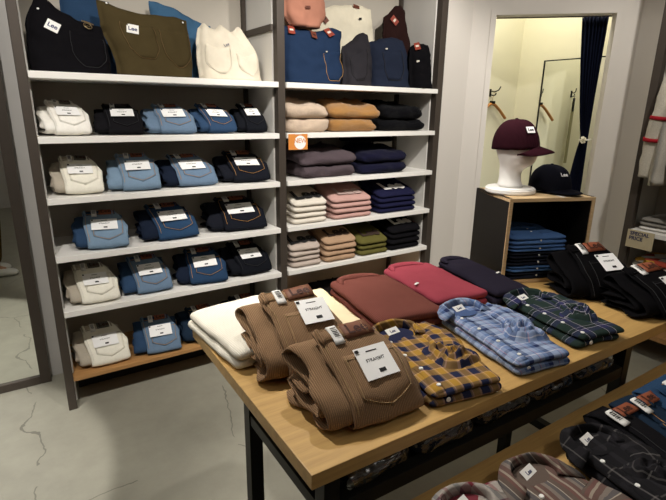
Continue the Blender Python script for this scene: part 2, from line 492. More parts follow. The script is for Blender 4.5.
def drape_text(s, size, bold, me, x, y, rot=0, lift=.0012):
    """lettering laid on the top of a folded garment"""
    t = text_mesh(s, size, bold); bm = bmesh.new(); bm.from_mesh(t)
    bmesh.ops.subdivide_edges(bm, edges=[e for e in bm.edges if e.calc_length() > size*.2], cuts=1)
    bmesh.ops.triangulate(bm, faces=bm.faces)
    top = [v.co for v in me.vertices if v.normal.z > .2]
    mxz = {}
    for v in bm.verts:
        c = math.cos(rot); s_ = math.sin(rot)
        X = x+c*v.co.x-s_*v.co.y; Y = y+s_*v.co.x+c*v.co.y
        near = sorted(((p.x-X)**2+(p.y-Y)**2, p.z) for p in top)[:14]
        z = max(p for dd, p in near if dd < near[0][0]+.0004)
        v.co = Vector((X, Y, z+lift+v.co.z))
    return bm
def tshirt_stack(name, label, cat, x, y, z, w, d, n, h, mats, lab, group, logo=None, logomat=None, rz=0, seed=1, amp=.0035, cols=None, tilt=.0, dome=.035, logosize=.085, logoy=-.02):
    """n folded garments on top of one another, each its own object"""
    protos = [layers_me(w, d, [h], seed+k, amp, dome, .0, (16, 16, 5), 0, h*.10, tilt, .5, (k/n, (k+1)/n), k < n-1) for k in range(n)]
    for k in range(n):
        me = protos[k]
        place = ('lowest' if k == 0 else 'topmost' if k == n-1 else 'second from the bottom' if k == 1 else 'third from the bottom') if n > 2 else ('lower' if k == 0 else 'upper')
        t = thing(name, lab % place, cat, (x+random.uniform(-.004, .004), y+random.uniform(-.006, .004), z+k*(h+(.0014 if h < .05 else .0025))), rz+R(random.uniform(-1.5, 1.5)), group)
        m = mats if not isinstance(mats, list) else mats[k]
        o = obj('folded_body', me, None, t)
        if not me.materials: me.materials.append(m)
        o.material_slots[0].link = 'OBJECT'; o.material_slots[0].material = m
        if k == n-1:
            nb, _ = crom([(-w*.22, d*.40), (-w*.12, d*.30), (0, d*.27), (w*.12, d*.30), (w*.22, d*.40)], 14)
            obj('neckband', tube_me('nb', [(p[0], p[1], ztop(me, p[0], p[1])+.002) for p in nb], .0065, 7, .6), m, t)
            if logo: obj('chest_print', drape_text(logo, logosize*1.12, .045, me, 0, logoy-.025, 0, .0045), logomat, t)
    return
# ---------------------------------------------------------------- slouching upright garment (dungarees / trousers stood on the shelf)
class Slouch:
    def __init__(s, left, right, top, dep, lean, seed, amp=.006, pleat=0):
        s.left = left; s.right = right; s.top = top; s.dep = dep; s.lean = lean; s.seed = seed; s.amp = amp; s.pleat = pleat
    @staticmethod
    def ip(t, a):
        t = min(max(t, 0), 1); f = t*(len(a)-1); i = min(int(f), len(a)-2); k = f-i
        p0, p1, p2, p3 = a[max(i-1, 0)], a[i], a[i+1], a[min(i+2, len(a)-1)]
        return .5*(2*p1+(p2-p0)*k+(2*p0-5*p1+4*p2-p3)*k*k+(3*p1-p0-3*p2+p3)*k**3)
    def pos(s, u, v, side, off=0):
        x = s.ip(v, s.left)*(1-u)+s.ip(v, s.right)*u
        z = v*s.ip(u, s.top)
        x += .009*nz(z*13, u*2, 4, s.seed)*(1-.3*v)+.004*nz(z*33, u*3, 6, s.seed); z += v*.006*nz(u*7, 2, 8, s.seed)
        bulge = (max(0, 1-abs(2*u-1)**3.2))**.5*(max(0, 1-max(0, v)**9))**.5*(1-.45*v)
        y = side*s.dep/2*bulge+s.lean*v*s.ip(u, s.top)
        a = s.amp*(1 if bulge > .05 else .2)
        y += side*a*(nz(x*9, z*9, side, s.seed)+.6*nz(x*22+z*10, z*19, side, s.seed)+.5*(1-2*abs(nz(x*14+z*9, z*16-x*6, side, s.seed+5))))-(off if side < 0 else -off)
        if s.pleat: y += side*s.pleat*math.sin(u*21)*v*bulge
        return Vector((x, y, z))
    def build(s, nu=26, nv=22):
        vs = []; uv = []; fs = []; W = nu+1; N = W*(nv+1)
        for side in (-1, 1):
            for i in range(nv+1):
                for j in range(W):
                    p = s.pos(j/nu, i/nv, side); vs.append(p); uv.append((p.x, p.z))
        for i in range(nv):
            for j in range(nu):
                a = i*W+j; fs.append((a, a+1, a+W+1, a+W)); a += N; fs.append((a+W, a+W+1, a+1, a))
            for j in (0, nu):
                a = i*W+j; q = (a+W, a, a+N, a+W+N); fs.append(q if j == 0 else q[::-1])
        for j in range(nu):
            fs.append((j+1, j, j+N, j+1+N)); a = nv*W+j; fs.append((a, a+1, a+1+N, a+N))
        return mesh('slouch', vs, fs, uv)
    def patch(s, poly, th=.003, n=9):
        """patch pocket: poly(u,v) in 0..1 -> garment (u,v)"""
        vs = []; uv = []; fs = []; W = n+1; N = W*W
        for off in (th, -.004):
            for i in range(W):
                for j in range(W):
                    e = 1 if 0 < i < n and 0 < j < n else .3
                    u, v = poly(j/n, i/n); p = s.pos(u, v, -1, off*(e if off > 0 else 1)); vs.append(p); uv.append((p.x, p.z))
        for i in range(n):
            for j in range(n):
                a = i*W+j; fs.append((a, a+1, a+W+1, a+W))
        ring = list(range(n))+[i*W+n for i in range(n)]+[n*W+j for j in range(n, 0, -1)]+[i*W for i in range(n, 0, -1)]
        for a, b_ in zip(ring, ring[1:]+ring[:1]): fs.append((b_, a, a+N, b_+N))
        return mesh('pk', vs, fs, uv)
    def seam(s, uvs, off=.004, r=.0011):
        P, _ = crom(uvs, 6*len(uvs)); return tube_me('sm', [s.pos(p[0], p[1], -1, off) for p in P], r, 5)
    def mat(s, u, v, off):
        o = s.pos(u, v, -1, off); return frame(o, s.pos(u+.06, v, -1, off)-s.pos(u-.06, v, -1, off), s.pos(u, v+.06, -1, off)-s.pos(u, v-.06, -1, off))
def pocket_uv(u0, u1, v0, v1, cut=.35):
    """round-bottomed pocket outline"""
    def f(a, b_):
        k = v0+(v1-v0)*b_
        ins = cut*max(0, 1-b_/.4)**1.6*(u1-u0)
        return (u0+ins+(u1-u0-2*ins)*a, k)
    return f

# ------------------------------------------------------------------ room shell
WY = 2.75
CL = Vector((2.62, 2.38)); CR = Vector((3.32, 1.68)); E1 = Vector((.70711, -.70711)); E2 = Vector((.70711, .70711))
bm = bmesh.new(); box_bm(bm, -2.6, 3.9, -2.6, 3.0, -.1, 0); struct('floor', bm, m_floor)
bm = bmesh.new(); box_bm(bm, -2.6, 3.9, -2.6, 3.0, 2.75, 2.85); struct('ceiling', bm, m_ceil)
struct('wall_back', box(-2.6, 3.9, WY+.06, 2.96, 0, 2.75), m_greywall)
struct('wall_left', box(-2.7, -2.6, -2.6, 2.96, 0, 2.75), m_greywall)
struct('wall_front', box(-2.6, 3.9, -2.7, -2.6, 0, 2.75), m_greywall)
struct('wall_right', box(3.70, 3.9, -2.6, 2.96, 0, 2.75), m_cream)
# thin painted face of the sales floor on the back wall, left of the fitting room
struct('wall_pier', box(2.372, 2.62, 2.38, WY+.06, 0, 2.75), m_wall)
struct('wall_side', box(3.32, 3.42, -2.6, 1.68, 0, 2.75), m_wall)
struct('wall_behind', box(-2.6, 2.372, WY, WY+.06, 0, 2.75), m_greywall)
def diag(s0, s1, t0, t1, z0, z1, bev=0):
    bm = bmesh.new(); box_bm(bm, s0, s1, t0, t1, z0, z1, bev)
    bm.transform(Matrix(((E1.x, E2.x, 0, CL.x), (E1.y, E2.y, 0, CL.y), (0, 0, 1, 0), (0, 0, 0, 1)))); return bm
S0, S1, DH, WT = .135, .862, 1.992, .075
bm = diag(0, S0, 0, WT, 0, 2.75)
for a in ((S1, .99, 0, WT, 0, 2.75), (S0, S1, 0, WT, DH, 2.75)):
    b2 = diag(*a); me = bm2me(b2); bm.from_mesh(me)
struct('wall_diagonal', bm, m_wall)
bm = diag(S0-.022, S0+.012, -.006, WT+.01, 0, DH-.012)
for a in ((S1-.012, S1+.022, -.006, WT+.01, 0, DH-.012), (S0-.022, S1+.022, -.006, WT+.01, DH-.012, DH+.022)):
    bm.from_mesh(bm2me(diag(*a)))
struct('door_1', bm, m_wall)
# fitting room: cream faces on the real corner
struct('wall_fitting', box(2.62, 3.70, 2.80, 2.81, 0, 2.75), m_cream)
struct('trim_1', box(2.65, 3.70, 2.788, 2.80, 0, .07), m_white)

# ------------------------------------------------------------------ shelving units
SH = [1.5216, 1.2667, 1.0127, .7564, .4982]
FY = 2.352
def shelving(x0, x1, label, left_post, right_post):
    t = thing('shelving_unit', label, 'shelving', ((x0+x1)/2, FY, 0)); ox, oy = (x0+x1)/2, FY
    def L(bm): bm.transform(Matrix.Translation((-ox, -oy, 0))); return bm
    obj('back_panel', L(box(x0, x1, 2.728, 2.742, .02, 2.6)), m_backpanel, t)
    for a, b_ in ((x0-.001, x0+.008), (x1-.008, x1+.001)):
        obj('side_panel', L(box(a, b_, 2.40, 2.73, .02, 2.6)), m_side, t)
    for z in SH:
        obj('shelf_board', L(box(x0+.001, x1-.001, FY-.012, 2.73, z-.027, z, .002)), m_white, t)
    obj('shelf_board', L(box(x0+.001, x1-.001, FY-.006, 2.73, .1468, .1668, .002)), m_plank, t)
    for p in (left_post, right_post):
        if p: obj('upright', L(box(p[0], p[1], FY, FY+.045, 0, 2.6, .002)), m_steel, t)
    obj('rear_upright', L(box(x1-.03, x1-.012, 2.70, 2.728, .16, 2.6)), m_steel, t)
    for x in ((x1-.020,) if left_post else ()):
        obj('bracket', L(box(x, x+.012, FY+.03, 2.728, 1.765, 1.795)), m_steel, t)
    obj('plinth', L(box(x0+.03, x1-.03, 2.55, 2.72, 0, .145)), m_blackboard, t)
shelving(.107, 1.202, 'white shelves full of folded jeans between dark uprights, left bay beside the standing mirror', (.071, .107), (1.202, 1.244))
shelving(1.245, 2.322, 'white shelves of sweatshirts and fleeces, right bay next to the fitting room doorway', None, (2.322, 2.372))

# ------------------------------------------------------------------ jeans on the left bay
proto = {}
JY = FY+.012
def sj(zi, xs):  # list of (xl, xr, cloth or lit-and-shaded cloth pair, stitch, leather, label)
    for k, (xl, xr, cl, st, le, colour, extra) in enumerate(xs):
        w = xr-xl; key = k % 3
        z = SH[zi] if zi < 5 else .1668
        mats = {'trouser_leg': cl if not isinstance(cl, tuple) else cl[1], 'denim_seat': cl if not isinstance(cl, tuple) else cl[0]}  # second cloth of a pair: darker colour painting shade on the rolled legs
        seat = mats['denim_seat']
        mats.update(waistband=mats['trouser_leg'] if isinstance(cl, tuple) else seat, belt_loop=seat, back_pocket=seat, stitching=st, pocket_stitching=st, leather_patch=le)  # waistband takes the same painted shade colour
        lab = colour+' '+extra
        sc = (w/.245, 1+.06*math.sin(zi*2+k), (1.0 if zi else 1)*(.96+.08*((zi*3+k*5) % 4)/3)*(.93 if zi == 1 else 1.02))
        loc = ((xl+xr)/2, JY+.01+.006*((k*7+zi) % 3), z+.0005)
        rz = R(-3+5*math.sin(zi*1.7+k*2.3))
        if key not in proto:
            t = make_jeans('folded_jeans', 10+key, lab, loc, rz, seat, st, le, h=.142, Dp=.22, group='folded jeans on the left shelves')
            t.scale = sc; proto[key] = t
            for ch in t.children:
                bn = ch.name.split('.')[0]
                if bn in mats: ch.material_slots[0].link = 'OBJECT'; ch.material_slots[0].material = mats[bn]
        else:
            dup(proto[key], loc, rz, lab, mats=mats, scale=sc)
W_, L_ = (D['white'], D['ecru_shade']), None
def row(name): return name
sj(1, [(.132, .318, D['white'], m_stitchw, m_leathergrey, 'white', 'folded jeans on the upper jeans shelf, leftmost beside the upright'),
       (.334, .535, D['black'], m_stitchk, m_ink, 'black', 'folded jeans right of the white pair on the upper jeans shelf'),
       (.556, .770, D['light'], m_stitchn, m_leather, 'faded blue', 'folded jeans on the upper jeans shelf right of the black pair'),
       (.788, .982, D['mid'], m_stitchn, m_leather, 'mid blue', 'folded jeans on the upper jeans shelf below the white garment'),
       (1.0, 1.15, D['ink'], m_stitchk, m_leather, 'blue-black', 'folded jeans at the right end of the upper jeans shelf')])
sj(2, [(.134, .340, (D['ecru'], D['ecru_shade']), m_stitchw, m_leathergrey, 'ecru', 'folded jeans with a greyish waistband, left end of the four-pair second jeans shelf'),
       (.362, .588, D['sky'], m_stitchn, m_leather, 'pale washed blue', 'folded jeans second from the left on the second jeans shelf'),
       (.616, .866, (D['light'], D['indigo']), m_stitchn, m_leather, 'grey-blue', 'folded jeans with dark waist, third from the left on the second jeans shelf'),
       (.895, 1.158, D['dark'], m_stitchn, m_leather, 'near-black indigo', 'folded jeans at the right end of the second jeans shelf')])
sj(3, [(.185, .418, (D['sky'], D['mid']), m_stitchn, m_leather, 'light blue', 'folded jeans leftmost on the three-pair middle jeans shelf'),
       (.490, .760, (D['royal'], D['indigo']), m_stitchn, m_leather, 'strong blue', 'folded jeans in the centre of the three-pair middle jeans shelf'),
       (.830, 1.130, D['dark'], m_stitchn, m_leather, 'dark navy', 'folded jeans at the right end of the three-pair middle jeans shelf')])
sj(4, [(.134, .355, (D['ecru'], D['ecru_shade']), m_stitchw, m_leathergrey, 'creamy white', 'folded jeans at the left end of the lowest white shelf'),
       (.378, .608, (D['light'], D['mid']), m_stitchn, m_leather, 'soft light blue', 'folded jeans second from the left on the lowest white shelf'),
       (.640, .888, (D['blue'], D['indigo']), m_stitchn, m_leather, 'deep blue', 'folded jeans third from the left on the lowest white shelf'),
       (.910, 1.160, D['ink'], m_stitchk, m_leather, 'black indigo', 'folded jeans at the right end of the lowest white shelf')])
sj(5, [(.136, .372, (D['ecru'], D['ecru_shade']), m_stitchw, m_leathergrey, 'off-white', 'folded jeans at the left end of the wooden bottom shelf'),
       (.394, .622, (D['light'], D['mid']), m_stitchn, m_leather, 'light blue', 'folded jeans on the wooden bottom shelf right of the off-white pair'),
       (.650, .876, D['darkblue'], m_stitchn, m_leather, 'dark blue', 'folded jeans on the wooden bottom shelf left of the white sweater'),
       (.910, 1.150, D['ink'], m_stitchk, m_leather, 'dark', 'folded jeans on the wooden bottom shelf mostly hidden behind the white sweater')])

# ------------------------------------------------------------------ upright garments on the top shelves
ZS = SH[0]
def slouch(label, x, y, left, right, top, dep, lean, seed, mat, pockets=(), lee=None, leemat='label', tags=(), seam=None, amp=.012, buttons=(), z=ZS, pleat=0, loop=None, cat='trousers', name='folded_dungarees'):
    t = thing(name, label, cat, (x, y, z+.001), 0, 'garments stood up on the top shelf')
    S = Slouch(left, right, top, dep, lean, seed, amp, pleat)
    obj('body', S.build(), mat, t)
    for p in pockets:
        po = obj('patch_pocket', S.patch(pocket_uv(*p)), mat, t)
        f = pocket_uv(*p); q = [f(.02, .98), f(.02, .6), f(.02, .3), f(.03, .14), f(.08, .02), f(.5, .01), f(.92, .02), f(.97, .14), f(.98, .3), f(.98, .6), f(.98, .98)]
        if seam: obj('pocket_stitching', S.seam(q), seam, po)
    if lee:
        u, v, sz = lee; mt = S.mat(u, v, .0055)
        if leemat == 'label':
            la = obj('sewn_label', mj((bm2me(box(-sz*.6, sz*.6, -sz*.5, sz*.5, 0, .001)), mt, 0)), m_tagw, t)
            obj('lettering', mj((text_mesh('Lee', sz*.62, .02), mt @ Matrix.Translation((0, 0, .0014)), 0)), m_navyink, la)
        else:
            obj('printed_lettering', mj((text_mesh('Lee', sz*.6, .0), mt, 0)), leemat, t)
    for (u, v, w, h, m, rz) in tags:
        mt = S.mat(u, v, .008) @ Matrix.Rotation(rz, 4, 'Z')
        tg = obj('leather_tag', mj((bm2me(box(-w/2, w/2, -h/2, h/2, 0, .0012, .0004)), mt, 0)), m, t)
        obj('tag_mark', mj((bm2me(box(-w*.28, w*.28, -h*.12, h*.12, .0012, .0018)), mt, 0)), m_stitchw if m is m_leatherred else m_emboss, tg)
    for (u, v) in buttons:
        bm = bmesh.new(); bmesh.ops.create_uvsphere(bm, u_segments=10, v_segments=6, radius=.005, matrix=S.mat(u, v, .007) @ Matrix.Scale(.5, 4, (0, 0, 1)))
        obj('button', shade(bm2me(bm)), m_pearl, t)
    if loop:
        u, v = loop; mt = S.mat(u, v, .006)
        P = [mt @ Vector((.016*math.cos(a), -.006+.018*math.sin(a), .003)) for a in [2*PI*k/18 for k in range(19)]]
        me1 = tube_me('r', P, .0022, 6); me2 = tube_me('r', [mt @ Vector((-.024+.048*k/8, .016+.003*math.sin(k*PI/8), .003)) for k in range(9)], .0028, 6)
        bk = obj('buckle', mj((me1, Matrix(), 0), (me2, Matrix(), 0)), m_metal, t)
        obj('lettering', mj((text_mesh('Lee', .014, .01), mt @ Matrix.Translation((0, -.006, .003)), 0)), m_metal, bk)
    return t
C = {k: fabric('twill_'+k, h, kd, .14) for k, (h, kd) in dict(black=('0e0d10', 'weave'), olive=('443a24', 'weave'), white=('d6cdba', 'weave'), denim=('243a54', 'denim'), lightdenim=('385874', 'denim'),
     navydenim=('1b2b44', 'denim'), charcoal=('2b292d', 'weave'), navy=('1b2130', 'denim'), jet=('0c0b0e', 'weave'), terracotta=('ad7864', 'weave'), cream=('ddd5bf', 'weave'), dkbrown=('2a1816', 'cord')).items()}
slouch('black canvas dungarees with a white label, left end of the top shelf', .293, 2.47, [-.165, -.165, -.155, -.12], [.145, .145, .135, .125], [.30, .285, .255, .235, .212, .205, .20], .15, .10, 31, C['black'],
       pockets=[(.5, .95, .12, .72, .3)], lee=(.30, .68, .042), seam=m_stitchk, loop=(.74, .93), buttons=[(.1, .82)])
slouch('dark blue denim dungarees behind the black pair, top shelf', .385, 2.63, [-.12, -.11, -.1], [.12, .11, .1], [.33, .34, .33], .12, .05, 32, C['denim'])
slouch('olive canvas dungarees with two patch pockets and a white label, top shelf', .625, 2.47, [-.165, -.175, -.21, -.215], [.178, .18, .175, .165], [.31, .295, .275, .27, .272, .275, .262], .16, .09, 33, C['olive'],
       pockets=[(.18, .56, .27, .78, .28), (.60, .97, .16, .76, .42)], lee=(.31, .70, .042), seam=m_stitchb, buttons=[(.09, .97), (.93, .93)])
slouch('bright blue denim dungarees behind the olive pair, top shelf', .82, 2.64, [-.15, -.15, -.15], [.14, .15, .15], [.36, .34, .30, .275], .10, .05, 34, C['lightdenim'])
slouch('white canvas dungarees with pleated top, right end of the left bay top shelf', 1.0, 2.48, [-.16, -.165, -.165, -.15], [.165, .155, .135, .085], [.235, .262, .245, .240, .262, .245, .235, .262, .23], .17, .10, 35, C['white'],
       pockets=[(.08, .48, .12, .62, .4), (.56, .95, .10, .5, .5)], lee=(.42, .66, .036), leemat=m_navyink, seam=m_stitchw, pleat=.008)
# right bay, standing row
slouch('navy denim trousers stood at the left of the right bay top shelf', 1.47, 2.46, [-.195, -.2, -.2, -.2], [.17, .2, .185, .19, .205], [.29, .285, .275, .282, .275, .290, .305, .29], .19, .08, 41, C['navydenim'],
       pockets=[(.60, .97, .06, .58, .25)], seam=m_stitchn, tags=[(.16, .93, .036, .058, m_leatherred, .1), (.46, .89, .036, .045, m_leatherdk, -.1), (.74, .93, .036, .06, m_leatherred, .1), (.64, .6, .012, .006, m_stitchw, 0)])
slouch('charcoal grey trousers stood between the two navy pairs, top shelf', 1.765, 2.46, [-.092, -.088, -.085, -.09], [.098, .1, .098, .09], [.215, .225, .245, .268, .288, .297, .292], .15, .07, 42, C['charcoal'],
       pockets=[(.12, .68, .12, .70, .2)], seam=m_stitchk)
slouch('dark navy trousers stood between charcoal and black pairs, top shelf', 2.01, 2.46, [-.138, -.142, -.145, -.14], [.142, .148, .14, .115], [.25, .262, .275, .285, .290, .288, .278], .15, .07, 43, C['navy'],
       pockets=[(.22, .76, .14, .74, .2)], seam=m_stitchk, tags=[(.32, .78, .016, .008, m_stitchw, 0)])
slouch('black trousers with a red-brown tag at the right end of the top shelf', 2.225, 2.42, [-.075, -.075, -.08, -.075], [.078, .080, .083, .078], [.235, .255, .268, .268, .265, .26], .15, .07, 44, C['jet'],
       tags=[(.22, .96, .034, .055, m_leatherred, -.15), (.16, .62, .018, .010, m_stitchw, 0)])
slouch('terracotta cotton trousers laid above the navy denim, top shelf', 1.425, 2.475, [-.085, -.118, -.122, -.12, -.115], [.09, .125, .13, .115, .11], [.20, .21, .22, .23, .22], .12, .03, 45, C['terracotta'], tags=[(.45, .42, .03, .014, m_leatherdk, 0)], seam=m_stitchb, z=ZS+.288, amp=.012)
slouch('cream cotton trousers laid above the charcoal and navy pairs, top shelf', 1.82, 2.635, [-.21, -.225, -.24, -.25], [.20, .21, .20, .17], [.36, .42, .45, .46, .47, .475, .46], .12, .0, 46, C['cream'],
       tags=[(.16, .88, .03, .05, m_leatherdk, .2), (.72, .975, .045, .02, m_leatherdk, -.3), (.72, .83, .02, .012, m_ink, 0)], seam=m_stitchw)
slouch('dark brown corduroy trousers behind the black pair, top shelf', 2.185, 2.60, [-.11, -.11, -.12], [.105, .10, .05], [.42, .45, .485, .50, .48], .10, .0, 47, C['dkbrown'], tags=[(.36, .87, .035, .055, m_leatherred, .2)])

# ------------------------------------------------------------------ sweaters and sweatshirts on the right bay
F = {k: fabric('knit_'+k, h, kd, .1) for k, (h, kd) in dict(beige=('d6bfa8', 'fleece'), mustard=('ab7d47', 'fleece'), black=('0b0b0f', 'fleece'), greyp=('5a4e53', 'fleece'), navyf=('17172e', 'fleece'), plum=('231d2a', 'weave'),
     cream=('d9d1c4', 'weave'), pink=('bb958d', 'weave'), navy=('1c1d38', 'weave'), navyd=('141420', 'weave'), lgrey=('b9aba0', 'weave'), tan=('ab8d72', 'weave'), olive=('5f5a2f', 'weave'), blk=('100f12', 'weave'),
     whiter=('e0dacb', 'rib'), ecrur=('ead9b4', 'weave'), brown=('6e4038', 'rib'), red=('933f4a', 'rib'), navyk=('231f2b', 'rib'), grey=('8b8780', 'weave'), white=('e8e5df', 'weave'), dark=('1a1718', 'weave')).items()}
def fl(name): return name
def pair(label, x, w, z, mat, seed, d=.28, h=.075, cat='sweater', name='folded_fleece', y=2.50, rz=0, mats=None, n=2, amp=.016, logo=None, lm=None):
    tshirt_stack(name, None, cat, x, y, z+.0008, w, d, n, h, mats or mat, label, 'fleeces on the right bay', rz=rz, seed=seed, amp=amp, tilt=.05, dome=.045)
pair('beige fluffy fleece, %s of the pair under the navy denim trousers', 1.402, .265, SH[1], F['beige'], 51, h=.067)
pair('mustard fluffy fleece, %s of the pair beside the beige fleeces', 1.715, .33, SH[1], F['mustard'], 52, h=.067)
pair('black fluffy fleece, %s of the pair at the right end of its shelf', 2.085, .33, SH[1], F['black'], 53, h=.064)
pair('grey-mauve fleece, %s of the pair below the beige and mustard fleeces', 1.545, .38, SH[2], F['greyp'], 54, h=.062)
pair('navy fleece, %s of the two under a black fleece', 1.945, .36, SH[2], F['navyf'], 55, h=.06, n=2)
tshirt_stack('folded_fleece', None, 'sweater', 1.93, 2.56, SH[2]+.182, .33, .19, 1, .035, F['black'], 'thin black fleece lying on the navy fleeces (%s)', None, seed=77, amp=.005)
for o in list(COL.objects):
    if o.get('label') == 'thin black fleece lying on the navy fleeces (lower)': o['label'] = 'thin black fleece lying on top of the navy fleeces'
m_greyprint = simple('silver_print', 'b8a29b', .5)
m_whiteprint = simple('white_print', 'd8d5d2', .6)
m_brownprint = simple('brown_print', '3a2a22', .7)
tshirt_stack('folded_sweatshirt', None, 'sweatshirt', 1.41, 2.485, SH[3]+.0008, .225, .25, 4, .030, F['cream'], tilt=.075, lab='cream folded sweatshirt, %s of the stack left of the pink ones', group='folded sweatshirts on the right bay', logo='Lee', logomat=m_ink, seed=61, logosize=.11, logoy=-.03)
tshirt_stack('folded_sweatshirt', None, 'sweatshirt', 1.705, 2.485, SH[3]+.0008, .29, .26, 4, .030, F['pink'], tilt=.075, lab='pink folded sweatshirt, %s of the stack in the middle of its shelf', group='folded sweatshirts on the right bay', logo='Lee', logomat=m_greyprint, seed=62, logosize=.11, logoy=-.03)
tshirt_stack('folded_sweatshirt', None, 'sweatshirt', 2.06, 2.485, SH[3]+.0008, .31, .26, 4, .030, F['navy'], tilt=.075, lab='navy folded sweatshirt, %s of the stack right of the pink ones', group='folded sweatshirts on the right bay', logo='Lee', logomat=m_whiteprint, seed=63, logosize=.11, logoy=-.02)
tshirt_stack('folded_sweatshirt', None, 'sweatshirt', 1.382, 2.485, SH[4]+.0008, .205, .25, 4, .030, F['lgrey'], tilt=.075, lab='light grey folded sweatshirt, %s of the stack left of the tan ones', group='folded sweatshirts on the right bay', logo='Lee', logomat=m_ink, seed=64, logosize=.11, logoy=-.03)
tshirt_stack('folded_sweatshirt', None, 'sweatshirt', 1.625, 2.485, SH[4]+.0008, .235, .26, 4, .032, F['tan'], tilt=.075, lab='tan folded sweatshirt, %s of the stack between light grey and olive', group='folded sweatshirts on the right bay', logo='Lee', logomat=m_brownprint, seed=65, logosize=.10, logoy=-.03)
tshirt_stack('folded_sweatshirt', None, 'sweatshirt', 1.88, 2.485, SH[4]+.0008, .23, .26, 3, .032, F['olive'], tilt=.075, lab='olive green folded sweatshirt, %s of the short stack', group='folded sweatshirts on the right bay', logo='Lee', logomat=m_brownprint, seed=66, logosize=.09, logoy=-.03)
tshirt_stack('folded_sweatshirt', None, 'sweatshirt', 2.145, 2.485, SH[4]+.0008, .27, .26, 4, .034, F['blk'], tilt=.075, lab='black folded sweatshirt, %s of the stack right of the olive ones', group='folded sweatshirts on the right bay', logo='Lee', logomat=m_whiteprint, seed=67, logosize=.10, logoy=-.02)
tshirt_stack('folded_sweatshirt', None, 'sweatshirt', 1.66, 2.50, .1678, .28, .26, 3, .04, F['dark'], 'dark folded garment on the plank behind the brown sweater, %s', None, seed=68)
# NEW tag clipped on the shelf edge
m_orange = simple('orange_card', 'd98a3e', .6)
t = thing('shelf_tag', 'small orange and white NEW tag on the fleece shelf edge', 'tag', (1.308, FY-.018, 1.262))
obj('card_face', box(-.058, .058, -.0012, .0012, -.082, .0), m_orange, t)
bm = bmesh.new(); bmesh.ops.create_circle(bm, cap_ends=True, radius=.036, segments=28, matrix=Matrix.Translation((.012, -.0016, -.044)) @ Matrix.Rotation(PI/2, 4, 'X')); wr = obj('white_disc', bm, m_card, t)
obj('lettering', mj((text_mesh('NEW', .034, .01), Matrix.Translation((.012, -.0028, -.036)) @ Matrix.Rotation(PI/2, 4, 'X'), 0)), m_orange, wr)
obj('clip', box(-.02, .02, -.002, .008, -.002, .003), m_tagw, t)

# ------------------------------------------------------------------ standing mirror on the left
t = thing('standing_mirror', 'tall standing mirror with dark frame left of the shelves', 'mirror', (-.44, 2.70, 0))
mx0, mx1, mz1 = -.46, .463, 2.05
obj('mirror_glass', box(mx0+.04, mx1-.04, .002, .012, .03, mz1-.04), m_mirror, t)
obj('frame', box(mx1-.048, mx1, -.012, .03, 0, mz1, .002), m_steel, t)
obj('frame', box(mx0, mx0+.048, -.012, .03, 0, mz1, .002), m_steel, t)
obj('frame', box(mx0+.048, mx1-.048, -.012, .03, 0, .042, .002), m_steel, t)
obj('frame', box(mx0+.048, mx1-.048, -.012, .03, mz1-.048, mz1, .002), m_steel, t)

# ------------------------------------------------------------------ main display table
TZ = .75
TB = thing('display_table', 'oak-topped display table with black steel frame piled with shirts and sweaters', 'table', (.383, .638, 0), R(-1.0))
obj('tabletop', box(0, 1.78, 0, .735, TZ-.034, TZ, .002), m_wood, TB)
for x, y in ((.035, .012), (.035, .385), (1.12, .012), (1.12, .385), (1.70, .012), (1.70, .66)):
    obj('leg', box(x, x+.036, y, y+.036, 0, TZ-.034, .001), m_blacksteel, TB)
obj('rail', box(.071, 1.12, .014, .044, .604, .640, .001), m_blacksteel, TB)
obj('rail', box(.071, 1.12, .389, .419, .604, .634, .001), m_blacksteel, TB)
for x in (.038, 1.123):
    obj('rail', box(x, x+.03, .048, .385, .604, .634, .001), m_blacksteel, TB)
    obj('rail', box(x, x+.03, .048, .385, .69, .716, .001), m_blacksteel, TB)
    obj('rail', box(x, x+.03, .048, .385, .26, .29, .001), m_blacksteel, TB)
obj('lower_shelf', box(.071, 1.12, .046, .388, .618, .626), m_blacksteel, TB)

# plastic wrapped stock on the lower shelf
m_film, nt, b = newmat('clear_plastic')
tcp = nd(nt, 'ShaderNodeTexCoord').outputs['Object']
g = nd(nt, 'ShaderNodeBsdfGlossy'); g.inputs['Roughness'].default_value = .17
tr = nd(nt, 'ShaderNodeBsdfTransparent'); mxs = nd(nt, 'ShaderNodeMixShader'); mxs.inputs[0].default_value = .24
bp = nd(nt, 'ShaderNodeBump'); bp.inputs['Strength'].default_value = 1; bp.inputs['Distance'].default_value = .045
nt.links.new(noise_n(nt, tcp, 15, 2, .5), bp.inputs['Height']); nt.links.new(bp.outputs[0], g.inputs['Normal'])
nt.links.new(tr.outputs[0], mxs.inputs[1]); nt.links.new(g.outputs[0], mxs.inputs[2]); nt.links.new(mxs.outputs[0], nt.nodes['Material Output'].inputs[0])
m_stock = fabric('black_stock', '131316', 'weave'); m_stockn = fabric('navy_stock', '171c2b', 'weave')
for k in range(5):
    lab = ['black garment in clear plastic under the table below the tan corduroys', 'navy garment in clear plastic under the table below the yellow plaid shirt', 'dark garment in crumpled plastic under the table below the blue plaid shirt',
           'black garment in shiny plastic under the table left of the green plaid shirt', 'black garment in plastic at the right end of the under-table shelf'][k]
    t = thing('wrapped_garment', lab, 'garment', (.383+.182+k*.203, .812-.0037*k, .6408), R(-1), 'plastic wrapped stock under the table')
    me = layers_me(.180, .29, [.024, .022], 80+k, .003, .03, .004, (10, 12, 4))
    obj('folded_body', me, m_stockn if k == 1 else m_stock, t)
    v, f, u = rbox(.186, .32, .060, .03, .028, 90+k, .007, (24, 28, 6)); v = [Vector((p.x, p.y, min(.070, max(.0004, p.z)))) for p in v]; obj('plastic_bag', mesh('bag', v, f, u), m_film, t)

